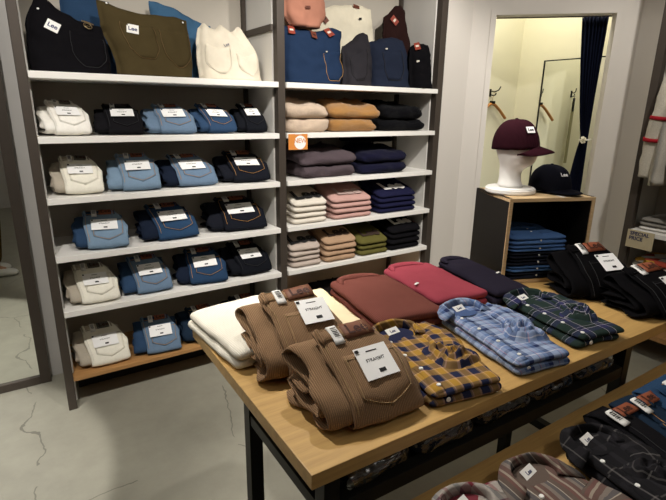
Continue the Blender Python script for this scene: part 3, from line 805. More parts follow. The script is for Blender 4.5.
# ------------------------------------------------------------------ sweaters on the table
def table_sweater(label, x, y, rz, w, d, h, mat, seed, collar=True, z=TZ, tagm=None, tagxy=(.3, 0), amp=.0035):
    t = thing('folded_sweater', label, 'sweater', (x, y, z+.0008), rz, 'sweaters along the back of the table')
    me = layers_me(w, d, [h*.5, h*.5], seed, amp, .02, .010, (22, 28, 5), 0, .004)
    obj('folded_body', me, mat, t)
    if collar:
        c, _ = crom([(-w*.40, d*.33), (-w*.34, d*.44), (-w*.12, d*.475), (w*.14, d*.46), (w*.30, d*.42)], 22)
        obj('neckband', tube_me('nb', [(p[0], p[1], h+.001) for p in c], lambda q: .004+.014*math.sin(PI*q)**.6, 10, .62), mat, t)
    if tagm:
        bm = box(-.012, .012, -.004, .004, h+.003, h+.005); bm.transform(Matrix.Translation((tagxy[0]*w, tagxy[1]*d, 0)) @ Matrix.Rotation(.5, 4, 'Z')); obj('sewn_tag', bm, tagm, t)
    return t
table_sweater('white ribbed sweater folded at the left end of the table, hanging over the edge', .518, 1.215, R(5), .25, .33, .060, F['whiter'], 101, collar=False)
table_sweater('ecru sweater folded between tan corduroys and brown sweater', .757, 1.16, R(-8), .13, .37, .058, F['ecrur'], 102, collar=False)
table_sweater('brown ribbed sweater folded behind the yellow plaid shirt', .985, 1.175, R(-9), .245, .375, .058, F['brown'], 103)
table_sweater('crimson red sweater folded behind the blue plaid shirt', 1.235, 1.205, R(-8), .225, .36, .056, F['red'], 104, tagm=m_tagw, tagxy=(-.42, -.1))
table_sweater('dark navy sweater folded at the right of the row, against the black display box', 1.440, 1.158, R(-13), .155, .39, .056, F['navyk'], 105, tagm=m_tagw, tagxy=(.36, -.08))

# ------------------------------------------------------------------ tan corduroy trousers
make_jeans('folded_corduroys', 21, 'tan corduroy trousers with a white card, front pair at the near corner of the table', (.576, .690, TZ+.001), R(-2), m_cord, m_stitchcord, m_leathercord, cw=.085, ch=.078, ps=1.15, Dp=.205, h=.158, body='corduroy_seat', w=.238, cardx=.035, cardl=.115, group='tan corduroys on the table')
make_jeans('folded_corduroys', 22, 'tan corduroy trousers, rear pair between the front pair and the white sweater', (.556, .925, TZ+.001), R(-4), m_cord, m_stitchcord, m_leathercord, cw=.085, ch=.078, ps=1.15, Dp=.22, h=.168, body='corduroy_seat', w=.238, cardx=.05, cardl=.095, group='tan corduroys on the table')
# black trousers
make_jeans('folded_trousers', 23, 'black trousers with a brown patch, front pair at the right end of the table', (1.762, .622, TZ+.001), R(-8), m_blackcord, m_stitchk, m_leather, cw=.085, ch=.078, ps=1.15, Dp=.185, h=.132, body='cotton_seat', w=.26, cardx=.05, cardl=.115, group='black trousers on the table')
make_jeans('folded_trousers', 24, 'black trousers with a brown patch, rear pair in front of the display box', (1.722, .832, TZ+.001), R(-16), m_blackcord, m_stitchk, m_leather, cw=.085, ch=.078, ps=1.15, Dp=.17, h=.165, body='cotton_seat', w=.26, cardx=.05, cardl=.10, group='black trousers on the table')

# ------------------------------------------------------------------ plaid shirts
P = {
 'yellow': plaid('yellow_navy_plaid', .052, [(0, '242844'), (.42, '8d744f'), (.5, 'c39a78'), (.56, 'a98236'), (.9, 'c39a78')], .052, [(0, '242844'), (.40, 'b58b36'), (.86, 'c79c76'), (.92, '2a2a48')]),
 'blue': plaid('blue_white_plaid', .068, [(0, '5f78a4'), (.20, '212c52'), (.42, 'a6b4cc'), (.70, '6d84ac'), (.76, 'c89aa0'), (.80, '98a8c6')], .062, [(0, '97a7c4'), (.28, '27335e'), (.48, '7d90b6'), (.74, 'd8d8e0'), (.79, '6a7fa8')]),
 'green': plaid('green_navy_plaid', .078, [(0, '1f2f2a'), (.40, 'cfc7d2'), (.425, '1f2430'), (.46, '2c2d58'), (.72, '20242c'), (.75, 'cfc7d2'), (.775, '22332d')], .074, [(0, '20302b'), (.38, '2b2c56'), (.62, 'c9c2d0'), (.645, '1d2528'), (.80, 'b9b4c0'), (.82, '20302b')]),
 'red': plaid('red_grey_plaid', .060, [(0, '5a2a2a'), (.2, '8a8078'), (.36, '3d4652'), (.52, 'd0c6b4'), (.56, '4c3a34'), (.76, '6b2c2e'), (.9, 'b7aa98')], .40, [(0, '776a60'), (.5, '6d625a')]),
 'grey': plaid('grey_red_plaid', .058, [(0, '9a9088'), (.35, '7a3038'), (.5, 'a8a098'), (.8, '54585e')], .058, [(0, 'a09890'), (.4, '72303a'), (.55, 'aaa39a')]),
 'char': plaid('charcoal_check', .085, [(0, '161518'), (.45, '2c2a2e'), (.62, '161518'), (.95, '6c6866')], .095, [(0, '18171a'), (.5, '262428'), (.7, '151417'), (.96, '625e5c')]),
}
def shirt(label, x, y, rz, w, d, h, mat, seed, z=TZ, bundle=(.2, -.12), labelm=m_tagw, nbut=4, collar_rot=.5, lee=None, bscale=1.0, inner=None):
    t = thing('folded_shirt', label, 'shirt', (x, y, z+.0008), rz, 'folded plaid shirts')
    me = layers_me(w, d, [h*.56, h*.44], seed, .0065, .022, .014, (24, 32, 5), 0, .004)
    obj('folded_body', me, mat, t)
    # placket strip down the left edge with its buttons
    xp = -w*.36; n = 22; vs = []; fs = []; uv = []
    top = [v.co for v in me.vertices if v.normal.z > .3 and v.co.z > h*.75]
    def zt(X, Y):
        near = sorted(((p.x-X)**2+(p.y-Y)**2, p.z) for p in top)[:4]; return sum(p for _, p in near)/len(near)
    for side in (1, -1):
        for i in range(n+1):
            Y = d*.40-(d*.88)*i/n
            for j in range(4):
                X = xp-.014+.028*j/3+.004*math.sin(i*.6+seed); e = .0028 if side > 0 and j in (1, 2) else (.001 if side > 0 else -.005)
                vs.append(Vector((X, Y, zt(X, Y)+e))); uv.append((X, Y))
    N = (n+1)*4
    for i in range(n):
        for j in range(3):
            a = i*4+j; fs.append((a, a+4, a+5, a+1))
        for j, fl_ in ((0, 1), (3, 0)):
            a = i*4+j; q = (a, a+4, a+4+N, a+N); fs.append(q[::-1] if fl_ else q)
    for i in (0, n):
        for j in range(3):
            a = i*4+j; q = (a, a+1, a+1+N, a+N); fs.append(q if i == 0 else q[::-1])
    pl_ = obj('placket', mesh('pl', vs, fs, uv), mat, t)
    for k in range(nbut):
        Y = d*.26-(d*.68)*k/(nbut-1)
        bm = bmesh.new(); bmesh.ops.create_cone(bm, cap_ends=True, segments=14, radius1=.0058, radius2=.0048, depth=.0022, matrix=Matrix.Translation((xp+.002, Y, zt(xp, Y)+.0042)))
        obj('button', bm, m_pearl, pl_)
    # second folded front edge: cuff button at the near corner
    bm = bmesh.new(); bmesh.ops.create_cone(bm, cap_ends=True, segments=14, radius1=.006, radius2=.005, depth=.0025, matrix=Matrix.Translation((-w*.30, -d*.5-.001, h*.5)) @ Matrix.Rotation(PI/2, 4, 'X'))
    obj('button', bm, m_pearl, t)
    # collar: horseshoe band with a turned-down leaf
    cx, cy = -w*.14, d*.40; A = .062; B = .045
    def horseshoe(k, r, zz):
        a = R(-35)+R(250)*k; return Vector((cx+A*r*math.cos(a), cy+B*r*math.sin(a), zz))
    rings = []
    K = 24
    for k in range(K+1):
        f = k/K; tip = max(0, abs(2*f-1)-.7)/.3
        ring = [horseshoe(f, .90, h-.004), horseshoe(f, .93, h+.018-.006*tip), horseshoe(f, 1.0, h+.026-.010*tip), horseshoe(f, 1.10, h+.021-.010*tip),
                horseshoe(f, 1.40+.62*tip, h+.005-.001*tip), horseshoe(f, 1.39+.60*tip, h+.001), horseshoe(f, 1.08, h+.014-.010*tip), horseshoe(f, 1.0, h+.020-.012*tip), horseshoe(f, .96, h+.012-.006*tip), horseshoe(f, .94, h-.006)]
        for q, p in enumerate(ring):
            p += Vector((nz(f*6, q*.3, 1, seed), nz(f*6, q*.3, 7, seed), .5*nz(f*7, q*.2, 3, seed)))*.006
        rings.append(ring)
    v, f = loft(rings); uv = [(p.x*1.0+p.z*.7, p.y) for p in v]
    co = obj('collar', mesh('collar', v, f, uv), mat, t)
    inn = [Vector((cx+.86*A*math.cos(a), cy+.86*B*math.sin(a), h+.0015)) for a in [2*PI*k/20 for k in range(20)]]
    bm = bmesh.new(); bm.faces.new([bm.verts.new(p) for p in inn]); obj('collar_lining', bm, inner or mat, t)
    m2 = Matrix.Translation((cx-.004, cy+.012, h+.005)) @ Matrix.Rotation(.25, 4, 'Z') @ Matrix.Rotation(R(28), 4, 'X')
    la = obj('neck_label', mj((bm2me(box(-.022, .022, -.012, .012, 0, .001)), m2, 0)), labelm, t)
    obj('lettering', mj((text_mesh('Lee', .013, .01), m2 @ Matrix.Translation((0, 0, .0013)), 0)), m_navyink, la)
    # bundled sleeve
    if bundle:
        bx, by = bundle[0]*w, bundle[1]*d; RR = .062*bscale; HH = .032*bscale
        nr, nt = 22, 84; vs = []; fs = []; uv = []
        for i in range(nr+1):
            q = i/nr
            for j in range(nt+1):
                a = 2*PI*j/nt
                rr = RR*q*(1+.13*math.sin(2*a+seed)+.10*math.sin(3*a+seed*2)+.05*nz(math.cos(a)*2, math.sin(a)*2, 1, seed))
                X = rr*math.cos(a)*1.12; Y = rr*math.sin(a)*.92
                sw = .5+.5*math.cos(2*PI*(2.4*q-a/(2*PI))+1.5*nz(X*25, Y*25, 3, seed))
                Z = HH*(max(0, 1-q**2.2))**.75*(.55+.45*sw)+.013*(nz(X*38, Y*38, 2, seed)+.6*nz(X*75, Y*75, 5, seed))*(1-q**4)
                vs.append(Vector((bx+X, by+Y, max(h-.008, h-.005+Z)))); uv.append((a*RR*.62, q*RR*1.7))
        for i in range(nr):
            for j in range(nt):
                a = i*(nt+1)+j; fs.append((a, a+nt+1, a+nt+2, a+1))
        sl = obj('rolled_cuff', mesh('cuff', vs, fs, uv), mat, t)
        pts = [(bx+.02*bscale, by+.17*bscale, h-.004), (bx+.035*bscale, by+.12*bscale, h-.001), (bx+.03*bscale, by+.06*bscale, h+.001), (bx+.01, by+.02, h+.002)]
        v, f, u = tube(pts, .040*bscale, 18, flat=.30, samples=26)
        v = [p+Vector((.006*nz(a*24, b_*30, 1, seed), .0, .006*nz(a*40, b_*60, 4, seed))) for p, (a, b_) in zip(v, u)]
        v = [Vector((p.x, p.y, max(p.z, h-.009))) for p in v]
        obj('sleeve', mesh('sl', v, f, u), mat, t)
    if lee:
        obj('embroidered_lettering', drape_text('Lee', .02, .02, me, lee[0]*w, lee[1]*d, 0, .002), m_whiteprint, t)
    return t
shirt('yellow and navy plaid flannel shirt folded beside the tan corduroys', .842, .806, R(-10), .205, .325, .042, P['yellow'], 111, bundle=(.18, -.10), bscale=1.1)
shirt('blue and white plaid shirt folded in the middle of the table', 1.116, .808, R(-11), .185, .352, .045, P['blue'], 112, bundle=(.22, -.12), bscale=1.1)
shirt('dark green and navy plaid shirt folded in front of the black trousers', 1.385, .785, R(-9), .183, .305, .042, P['green'], 113, bundle=(.22, -.10), bscale=1.0)

# ------------------------------------------------------------------ low table in front
LZ = .585
LT = thing('low_display_table', 'lower oak display table in the near right foreground with plaid shirts', 'table', (.56, -.32, 0), R(-.3))
obj('tabletop', box(0, 1.75, 0, .945, LZ-.034, LZ, .002), m_wood, LT)
for x, y in ((.04, .02), (1.67, .02), (.04, .88), (1.67, .88)):
    obj('leg', box(x, x+.036, y, y+.036, 0, LZ-.034, .001), m_blacksteel, LT)
for y in (.023, .883): obj('rail', box(.076, 1.67, y, y+.03, LZ-.064, LZ-.034, .001), m_blacksteel, LT)
shirt('grey and dark red plaid shirt at the near left of the low table', .685, .362, R(-4), .20, .36, .045, P['grey'], 121, z=LZ, bundle=None)
shirt('red, grey and blue striped plaid shirt lying open-collared on the low table', .868, .345, R(-6), .175, .36, .048, P['red'], 122, z=LZ, bundle=(.2, -.22), bscale=.9)
shirt('charcoal black checked shirt with small white lettering on the low table', 1.072, .335, R(-8), .155, .36, .052, P['char'], 123, z=LZ, bundle=(.15, .05), bscale=.9, lee=(.2, -.36))
make_jeans('folded_jeans', 131, 'black jeans with a tan patch behind the charcoal checked shirt', (1.192, .29, LZ+.001), R(-3), D['black'], m_stitchk, m_leather, ps=.85, Dp=.27, h=.075, w=.095, card=False, pocket=False, body='denim_seat', group='jeans on the low table')
make_jeans('folded_jeans', 132, 'dark blue jeans between the black pair and the right blue pair, low table', (1.29, .28, LZ+.001), R(-3), D['darkblue'], m_stitchn, m_leather, ps=.85, Dp=.27, h=.08, w=.098, cw=.08, ch=.06, cardx=.06, cardl=.12, body='denim_seat', group='jeans on the low table')
make_jeans('folded_jeans', 133, 'blue jeans with a white card at the right end of the low table', (1.442, .27, LZ+.001), R(-3), D['royal'], m_stitchn, m_leather, Dp=.27, h=.09, w=.20, cw=.12, ch=.07, cardx=.03, cardl=.12, body='denim_seat', group='jeans on the low table')

# ------------------------------------------------------------------ display box with caps
BR = R(-22); BO = Vector((1.533, 1.132))
bw, bd, bh = .362, .265, .335; pt = .014
BX = thing('display_box', 'open black display box with plywood edges standing on the table', 'box', (BO.x, BO.y, TZ+.0005), BR)
obj('side_panel', box(0, pt, .004, bd, 0, bh), m_blackboard, BX)
obj('side_panel', box(bw-pt, bw, .004, bd, 0, bh), m_blackboard, BX)
obj('back_panel', box(pt, bw-pt, bd-.01, bd, pt, bh-pt), m_blackboard, BX)
obj('bottom_panel', box(pt, bw-pt, .004, bd-.01, 0, pt), m_blackboard, BX)
obj('top_panel', box(0, bw, 0, bd, bh-pt, bh, .001), m_ply, BX)
bm = box(0, pt, 0, .004, 0, bh-pt); box_bm(bm, bw-pt, bw, 0, .004, 0, bh-pt); box_bm(bm, pt, bw-pt, 0, .004, 0, pt)
box_bm(bm, -.001, .0, 0, bd, 0, .006); obj('plywood_edging', bm, m_ply, BX)
def inbox(a, b_, z): return (BO.x+a*math.cos(BR)-b_*math.sin(BR), BO.y+a*math.sin(BR)+b_*math.cos(BR), z)
m_ds = [D['darkblue'], D['mid'], D['dark'], D['dark'], D['mid'], D['mid']]
dm = [fabric('denim_shirt_dark', '20293a', 'denim'), fabric('denim_shirt_blue', '486898', 'denim'), fabric('denim_shirt_blue_b', '41608c', 'denim'), fabric('denim_shirt_black', '1b1e28', 'denim')]
order = [dm[3], dm[2], dm[3], dm[3], dm[1], dm[1]]
dlab = ['dark denim shirt at the bottom of the stack in the display box', 'blue denim shirt second from the bottom in the display box', 'dark denim shirt third from the bottom in the display box',
        'dark denim shirt third from the top in the display box', 'blue denim shirt second from the top in the display box', 'blue denim shirt on top of the stack in the display box']
zz = TZ+pt+.001
for k in range(6):
    h = .027 if k < 5 else .034
    t = thing('folded_denim_shirt', dlab[k], 'shirt', inbox(.150+.003*nz(k, 1, 1), .113, zz), BR+R(2*nz(k, 3, 2)), 'denim shirts in the display box')
    me = layers_me(.245, .235, [h*.5, h*.5], 140+k, .0045, .03, .005, (14, 14, 4), 0, .003, cap=k < 5); obj('folded_body', me, order[k], t)
    for j in range(4 if k == 5 else 1):
        bm = bmesh.new(); p = (.0, -.115, h*.55) if j == 0 else ((-.01+.012*j, -.085+.045*j, h+.002))
        bmesh.ops.create_cone(bm, cap_ends=True, segments=12, radius1=.004, radius2=.0035, depth=.002, matrix=Matrix.Translation(p) @ (Matrix.Rotation(PI/2, 4, 'X') if j == 0 else Matrix()))
        obj('button', bm, m_pearl, t)
    if k == 5:
        for s_ in (-1, 1):
            c, _ = crom([(s_*.01, .04, h+.003), (s_*.045, .015, h+.002), (s_*.07, .05, h+.002), (s_*.05, .09, h+.004), (0, .10, h+.006)], 14)
            obj('collar', tube_me('cl', c, .010, 8, .5), dm[1], t)
            obj('chest_pocket', box(s_*.065-.032, s_*.065+.032, -.075, -.02, h-.003, h+.0018, .001), dm[1], t)
    zz += h+.0004
# mannequin head -------------------------------------------------------
m_foam = simple('white_mannequin', 'ece9e4', .55)
BT = TZ+bh+.001
hp = inbox(.080, .142, BT)
HD = thing('mannequin_head', 'white mannequin head on a round base wearing the maroon cap', 'mannequin head', hp, R(-74))
bm = bmesh.new(); bmesh.ops.create_cone(bm, cap_ends=True, segments=48, radius1=.097, radius2=.095, depth=.022, matrix=Matrix.Translation((0, 0, .011)))
bmesh.ops.bevel(bm, geom=[e for e in bm.edges if len(e.link_faces) == 2 and e.calc_face_angle() > .8], offset=.005, segments=3, affect='EDGES')
obj('base', shade(bm2me(bm), 40), m_foam, HD)
# rings: z, centre x, half depth front, half depth back, half width ; face looks along +x
prof = [(.018, .0, .058, .058, .058), (.035, -.004, .045, .046, .045), (.055, -.006, .040, .042, .040), (.080, -.006, .040, .043, .040), (.096, -.004, .046, .046, .042), (.104, .0, .060, .05, .045), (.114, .003, .070, .054, .050),
        (.128, .004, .074, .060, .055), (.145, .004, .075, .068, .059), (.163, .003, .074, .074, .061), (.182, .002, .074, .077, .063), (.20, .0, .074, .078, .063), (.22, -.002, .068, .076, .061), (.24, -.004, .056, .066, .054), (.256, -.004, .036, .044, .038), (.262, -.004, .012, .015, .013)]
rings = []
for z, c, fr, bk, wd in prof:
    ring = []
    for k in range(40):
        a = 2*PI*k/40; ca, sa = math.cos(a), math.sin(a)
        x = c+(fr if ca > 0 else bk)*ca; y = wd*sa
        if ca > 0 and z > .1:
            nose = .017*math.exp(-((z-.150)/.013)**2)*math.exp(-(y/.011)**2)+.006*math.exp(-((z-.172)/.016)**2)*math.exp(-(y/.009)**2)
            lips = .006*math.exp(-((z-.126)/.006)**2)*math.exp(-(y/.02)**2)
            eye = -.007*math.exp(-((z-.172)/.010)**2)*math.exp(-((abs(y)-.028)/.014)**2)
            chin = .004*math.exp(-((z-.108)/.006)**2)*math.exp(-(y/.02)**2)
            x += nose+lips+eye+chin
        ring.append(Vector((x, y, z)))
    rings.append(ring)
v, f = loft(rings)
hm = obj('head', mesh('head', v, f), m_foam, HD)
ss = hm.modifiers.new('s', 'SUBSURF'); ss.levels = 1; ss.render_levels = 1
# caps ---------------------------------------------------------------
def cap(label, loc, rz, mat, rx, ry, h, patch, bill=.075, tilt=0, sticker=False, droop=1.0):
    t = thing('baseball_cap', label, 'cap', loc, 0, None, rot=(0, tilt, rz))
    rings = []; K = 48
    for i in range(15):
        f = i/14; a = f*PI/2*.97; rr = math.cos(a)**.72; zz = h*math.sin(a)
        ring = []
        for k in range(K):
            th = 2*PI*k/K; pan = 1-.012*abs(math.cos(th*3))**14*math.cos(a)
            front = 1+.05*max(0, math.cos(th))*(1-f)
            ring.append(Vector((rx*rr*math.cos(th)*pan*front, ry*rr*math.sin(th)*pan, zz+.004*nz(math.cos(th)*3, math.sin(th)*3, f*3, 5))))
        rings.append(ring)
    inner = [[Vector((p.x*.96, p.y*.96, p.z-.003)) for p in r] for r in rings]
    v, f = loft(rings, False); f.append(tuple(range(14*K, 15*K)))
    cr_ = obj('crown', mesh('crown', v, f, [(p.x, p.y+p.z) for p in v]), mat, t); cr_.modifiers.new('thick', 'SOLIDIFY').thickness = .0015
    # bill
    vs = []; fs = []; nu, nv = 20, 8
    for side in (1, 0):
        for i in range(nv+1):
            for j in range(nu+1):
                th = R(-68)+R(136)*j/nu; q = i/nv
                ext = bill*(max(0, 1-abs(2*j/nu-1)**2.6))**.6
                bx_ = rx*1.03*math.cos(th)+q*ext; by_ = ry*math.sin(th)*(1-.05*q)
                zz = .006-(.42*by_*by_/ry+.34*q*ext)*droop+(.005 if side else 0)*(1-.6*(q > .99))
                vs.append(Vector((bx_, by_, zz)))
    W = nu+1; N = W*(nv+1)
    for i in range(nv):
        for j in range(nu):
            a = i*W+j; fs.append((a, a+W, a+W+1, a+1)); a += N; fs.append((a+1, a+W+1, a+W, a))
    ring = list(range(nu))+[i*W+nu for i in range(nv)]+[nv*W+j for j in range(nu, 0, -1)]+[i*W for i in range(nv, 0, -1)]
    for a, b_ in zip(ring, ring[1:]+ring[:1]): fs.append((a, b_, b_+N, a+N))
    br = obj('brim', mesh('brim', vs, fs, [(p.x, p.y) for p in vs]), mat, t)
    bm = bmesh.new(); bmesh.ops.create_uvsphere(bm, u_segments=12, v_segments=8, radius=.007, matrix=Matrix.Translation((0, 0, h+.001)) @ Matrix.Scale(.55, 4, (0, 0, 1))); obj('top_button', shade(bm2me(bm)), mat, t)
    # front patch
    a = R(40); n = Vector((math.cos(a)*.9, 0, math.sin(a))); th = R(patch[0])
    az = R(patch[1]); rr = math.cos(az)**.72
    o = Vector((rx*rr*math.cos(th)*1.035, ry*rr*math.sin(th)*1.03, h*math.sin(az)+.003))
    up = Vector((-math.cos(th)*math.sin(az)*rx, -math.sin(th)*math.sin(az)*ry, math.cos(az)*h)); right = Vector((-math.sin(th), math.cos(th), 0))
    mt = frame(o, right, up)
    if patch[2] == 'label':
        la = obj('front_label', mj((bm2me(box(-.017, .017, -.013, .013, 0, .0015)), mt, 0)), m_card, t)
        obj('lettering', mj((text_mesh('Lee', .017, .02), mt @ Matrix.Translation((0, 0, .002)), 0)), m_ink, la)
    else:
        obj('embroidered_lettering', mj((text_mesh('Lee', .021, .02), mt @ Matrix.Translation((0, 0, .001)), 0)), m_whiteprint, t)
    if sticker:
        bm = box(.0, .045, -.012, .0, .001, .0025); bm.transform(Matrix.Translation((rx*1.0, -ry*.55, -.012)) @ Matrix.Rotation(R(-16), 4, 'Z')); obj('sticker', bm, m_tagw, t)
    return t
m_maroon = fabric('maroon_corduroy', '2f1019', 'cord', .15); m_blackcap = fabric('black_cap_cloth', '0d0e16', 'weave', .15)
cap('maroon corduroy baseball cap worn by the mannequin head', (hp[0], hp[1], hp[2]+.170), R(-72), m_maroon, .089, .076, .112, (-32, 38, 'label'), tilt=R(-3), bill=.056)
bp_ = inbox(.252, .14, BT+.010)
cap('black baseball cap lying on the display box beside the mannequin head', bp_, R(-98), m_blackcap, .086, .074, .098, (-10, 40, 'emb'), sticker=True, bill=.06, droop=.30)

# ------------------------------------------------------------------ fitting room contents
m_curtain = fabric('navy_curtain', '12172a', 'weave', .1)
def dg(s, t_, z): q = CL+E1*s+E2*t_; return Vector((q.x, q.y, z))
CU = thing('curtain', 'dark navy curtain tied back at the right of the fitting room doorway', 'curtain', dg(S1-.08, .15, 0))
cb = dg(S1-.08, .15, 0)
vs = []; fs = []; uv = []; nu, nv = 60, 50
def cur(z):  # left and right edge along s
    if z > 1.22:
        f = (z-1.22)/(1.985-1.22); f = f**.75; return (S1-.065)*(1-f)+(S1-.165)*f, S1-.015-.01*(1-f)
    f = (1.22-z)/1.22; f = f**.6; return (S1-.065)*(1-f)+(S1-.16)*f, S1-.025+.01*f
for i in range(nv+1):
    z = .04+1.945*i/nv; a, b_ = cur(z)
    for j in range(nu+1):
        u = j/nu; amp = .022*(b_-a)/.3+.010
        s = a+(b_-a)*u; tt = .15+amp*math.sin(u*2*PI*7)+.008*math.sin(u*9+z*4)
        vs.append(dg(s, tt, z)-cb); uv.append((u, z))
for i in range(nv):
    for j in range(nu):
        a = i*(nu+1)+j; fs.append((a, a+1, a+nu+2, a+nu+1))
o = obj('curtain_cloth', mesh('cur', vs, fs, uv), m_curtain, CU); o.modifiers.new('sol', 'SOLIDIFY').thickness = .003
obj('rail', tube_me('rail', [dg(S0-.0, .15, 1.99)-cb, dg(S1+.02, .15, 1.99)-cb], .008, 8), m_steel, CU)
bm = bmesh.new()
for k in range(26):
    d_ = Vector((random.gauss(0, 1), random.gauss(0, 1), random.gauss(0, 1))).normalized()*.019
    bmesh.ops.create_uvsphere(bm, u_segments=8, v_segments=6, radius=.0065, matrix=Matrix.Translation(d_))
bm.transform(Matrix.Translation(dg(S1-.073, .085, 1.215)-cb)); tb = obj('tieback_flower', shade(bm2me(bm)), simple('pearl_bead', 'e6dfc8', .3), CU)
obj('tieback_cord', tube_me('tc', [dg(S1-.085, .10, 1.215)-cb, dg(S1-.07, .105, 1.212)-cb, dg(S1-.05, .10, 1.215)-cb, dg(S1-.015, .11, 1.22)-cb], .005, 8), m_tagw, CU)
# wall mirror inside, on the right wall
t = thing('wall_mirror', 'tall mirror with thin black frame on the fitting room wall', 'mirror', (3.699, 2.205, .3))
obj('mirror_glass', box(-.012, -.006, -.35, .345, 0, 1.478), m_mirror, t)
bm = box(-.018, -.001, .345, .353, -.006, 1.486); box_bm(bm, -.018, -.001, -.358, -.35, -.006, 1.486); box_bm(bm, -.018, -.001, -.358, .353, 1.478, 1.486); box_bm(bm, -.018, -.001, -.358, .353, -.006, 0)
obj('frame', bm, m_blacksteel, t)
m_black = simple('black_metal', '141312', .35, metal=.6); m_hanger = woodmat('hanger_wood', '9a622c', 'b67c3c', 0)
def hook(label, x, z):
    t = thing('coat_hook', label, 'hook', (x, 2.80, z))
    obj('plate', box(-.009, .009, -.007, 0, -.03, .03, .001), m_black, t)
    obj('prong', tube_me('p', [(0, -.004, .015), (.012, -.035, .01), (.03, -.06, .022), (.04, -.07, .05)], .0045, 8, samples=14), m_black, t)
    obj('prong', tube_me('p', [(0, -.004, -.012), (.008, -.025, -.02), (.018, -.042, -.015), (.022, -.046, .0)], .004, 8, samples=12), m_black, t)
    return t
hook('black coat hook holding the wooden hanger in the fitting room', 3.365, 1.535)
hook('black coat hook with the long shoehorn in the fitting room', 2.868, 1.555)
# hanger seen nearly edge-on
t = thing('clothes_hanger', 'wooden clothes hanger hanging from the hook in the fitting room', 'hanger', (3.368, 2.768, 1.45))
pts = [(-.20, -.01, -.13), (-.08, -.003, -.035), (0, 0, 0), (.08, -.003, -.04), (.165, -.012, -.115)]
obj('wooden_arms', tube_me('ha', pts, .013, 10, .9, 26), m_hanger, t)
obj('collar_clamp', box(-.02, .02, -.014, .014, .0, .022, .003), m_black, t)
obj('hanger_hook', tube_me('hk', [(0, 0, .012), (0, 0, .05), (.012, -.004, .07), (.01, -.01, .09), (-.008, -.006, .085)], .0025, 7, samples=18), m_metal, t)
t = thing('hanging_shoehorn', 'long metal shoehorn hanging in the fitting room', 'shoehorn', (2.885, 2.752, 1.52))
obj('handle', tube_me('h', [(0, 0, 0), (0, 0, -.12)], .011, 10), m_black, t)
obj('blade', box(-.023, .023, -.002, .002, -.60, -.10, .0015), simple('horn_blade', '8c8764', .5), t)
obj('loop', tube_me('l', [(0, 0, 0), (-.008, 0, .02), (0, 0, .034), (.008, 0, .02), (0, 0, 0)], .0018, 6), m_black, t)
t = thing('wall_tag', 'small round pale tag on the fitting room wall behind the mannequin head', 'tag', (3.32, 2.797, 1.10))  # disc of unknown use fixed flat to the wall, not hung
bm = bmesh.new(); bmesh.ops.create_cone(bm, cap_ends=True, segments=26, radius1=.03, radius2=.03, depth=.004, matrix=Matrix.Rotation(PI/2, 4, 'X')); obj('disc', bm, simple('grey_plastic', 'b9b7a8', .5), t)
bm = bmesh.new()
for k in range(3): box_bm(bm, -.016, .016, -.004, -.002, -.012+k*.01, -.007+k*.01)
obj('marks', bm, m_leathergrey, t)
t = thing('stool', 'pale blue stool inside the fitting room behind the mannequin head', 'stool', (3.40, 2.45, 0))
v, f, u = rbox(.30, .30, .08, .05, .03, 8, .002, (10, 10, 4), .44); obj('cushion', mesh('cushion', v, f, u), fabric('pale_blue_cloth', 'b6c6d2', 'weave'), t)
for a in (-1, 1):
    for b_ in (-1, 1): obj('leg', tube_me('lg', [(a*.12, b_*.12, .44), (a*.14, b_*.14, 0)], .014, 8), m_hanger, t)

# ------------------------------------------------------------------ right hand shelving
RX = 2.97
t = thing('wall_shelving', 'dark shelving unit on the right wall with a sale sign', 'shelving', (RX, .8, 0))
def L(bm): bm.transform(Matrix.Translation((-RX, -.8, 0))); return bm
obj('upright', L(box(RX, RX+.045, 1.355, 1.397, 0, 2.6, .002)), m_steel, t)
obj('upright', L(box(RX, RX+.045, .20, .242, 0, 2.6, .002)), m_steel, t)
obj('back_panel', L(box(3.295, 3.309, .20, 1.397, .02, 2.6)), m_backpanel, t)
obj('side_panel', L(box(RX+.05, 3.295, 1.385, 1.396, .02, 2.6)), m_side, t)
for z in (.75, .4982): obj('shelf_board', L(box(RX-.012, 3.295, .243, 1.354, z-.027, z, .002)), m_white, t)
obj('shelf_board', L(box(RX-.006, 3.295, .243, 1.354, .135, .165, .002)), m_plank, t)
obj('hanging_rail', L(box(RX+.02, RX+.05, .243, 1.354, 1.70, 1.725, .001)), m_steel, t)
obj('hanging_rail', L(box(3.13, 3.15, .243, 1.384, 1.66, 1.68, .001)), m_steel, t)
def on_right(label, y, z, n, mat, w, h, seed, cols=None):
    tshirt_stack('folded_tee', None, 't-shirt', RX+.16, y, z+.0008, w, .26, n, h, mat, label, 'folded t-shirts on the right shelving', rz=R(-90), seed=seed)
on_right('grey folded t-shirt above the sale sign, %s of its stack', 1.215, .75, 3, [F['white'], F['grey'], F['grey']], .24, .022, 151)
on_right('dark folded t-shirt right of the grey ones, %s', .95, .75, 3, [F['dark'], F['tan'], F['dark']], .22, .026, 152)
m_multi, nt, b = newmat('multicolour_print')
vo = nd(nt, 'ShaderNodeTexVoronoi'); vo.inputs['Scale'].default_value = 14
nt.links.new(nd(nt, 'ShaderNodeTexCoord').outputs['Object'], vo.inputs['Vector'])
sp = nd(nt, 'ShaderNodeSeparateColor'); nt.links.new(vo.outputs['Color'], sp.inputs[0])
nt.links.new(ramp(nt, sp.outputs[0], [(0, hexc('e4e0da')), (.3, hexc('a5402c')), (.5, hexc('d1a43a')), (.65, hexc('2b4a86')), (.8, hexc('20222c')), (.9, hexc('dcd8d0'))], 'CONSTANT'), b.inputs['Base Color']); b.inputs['Roughness'].default_value = .9
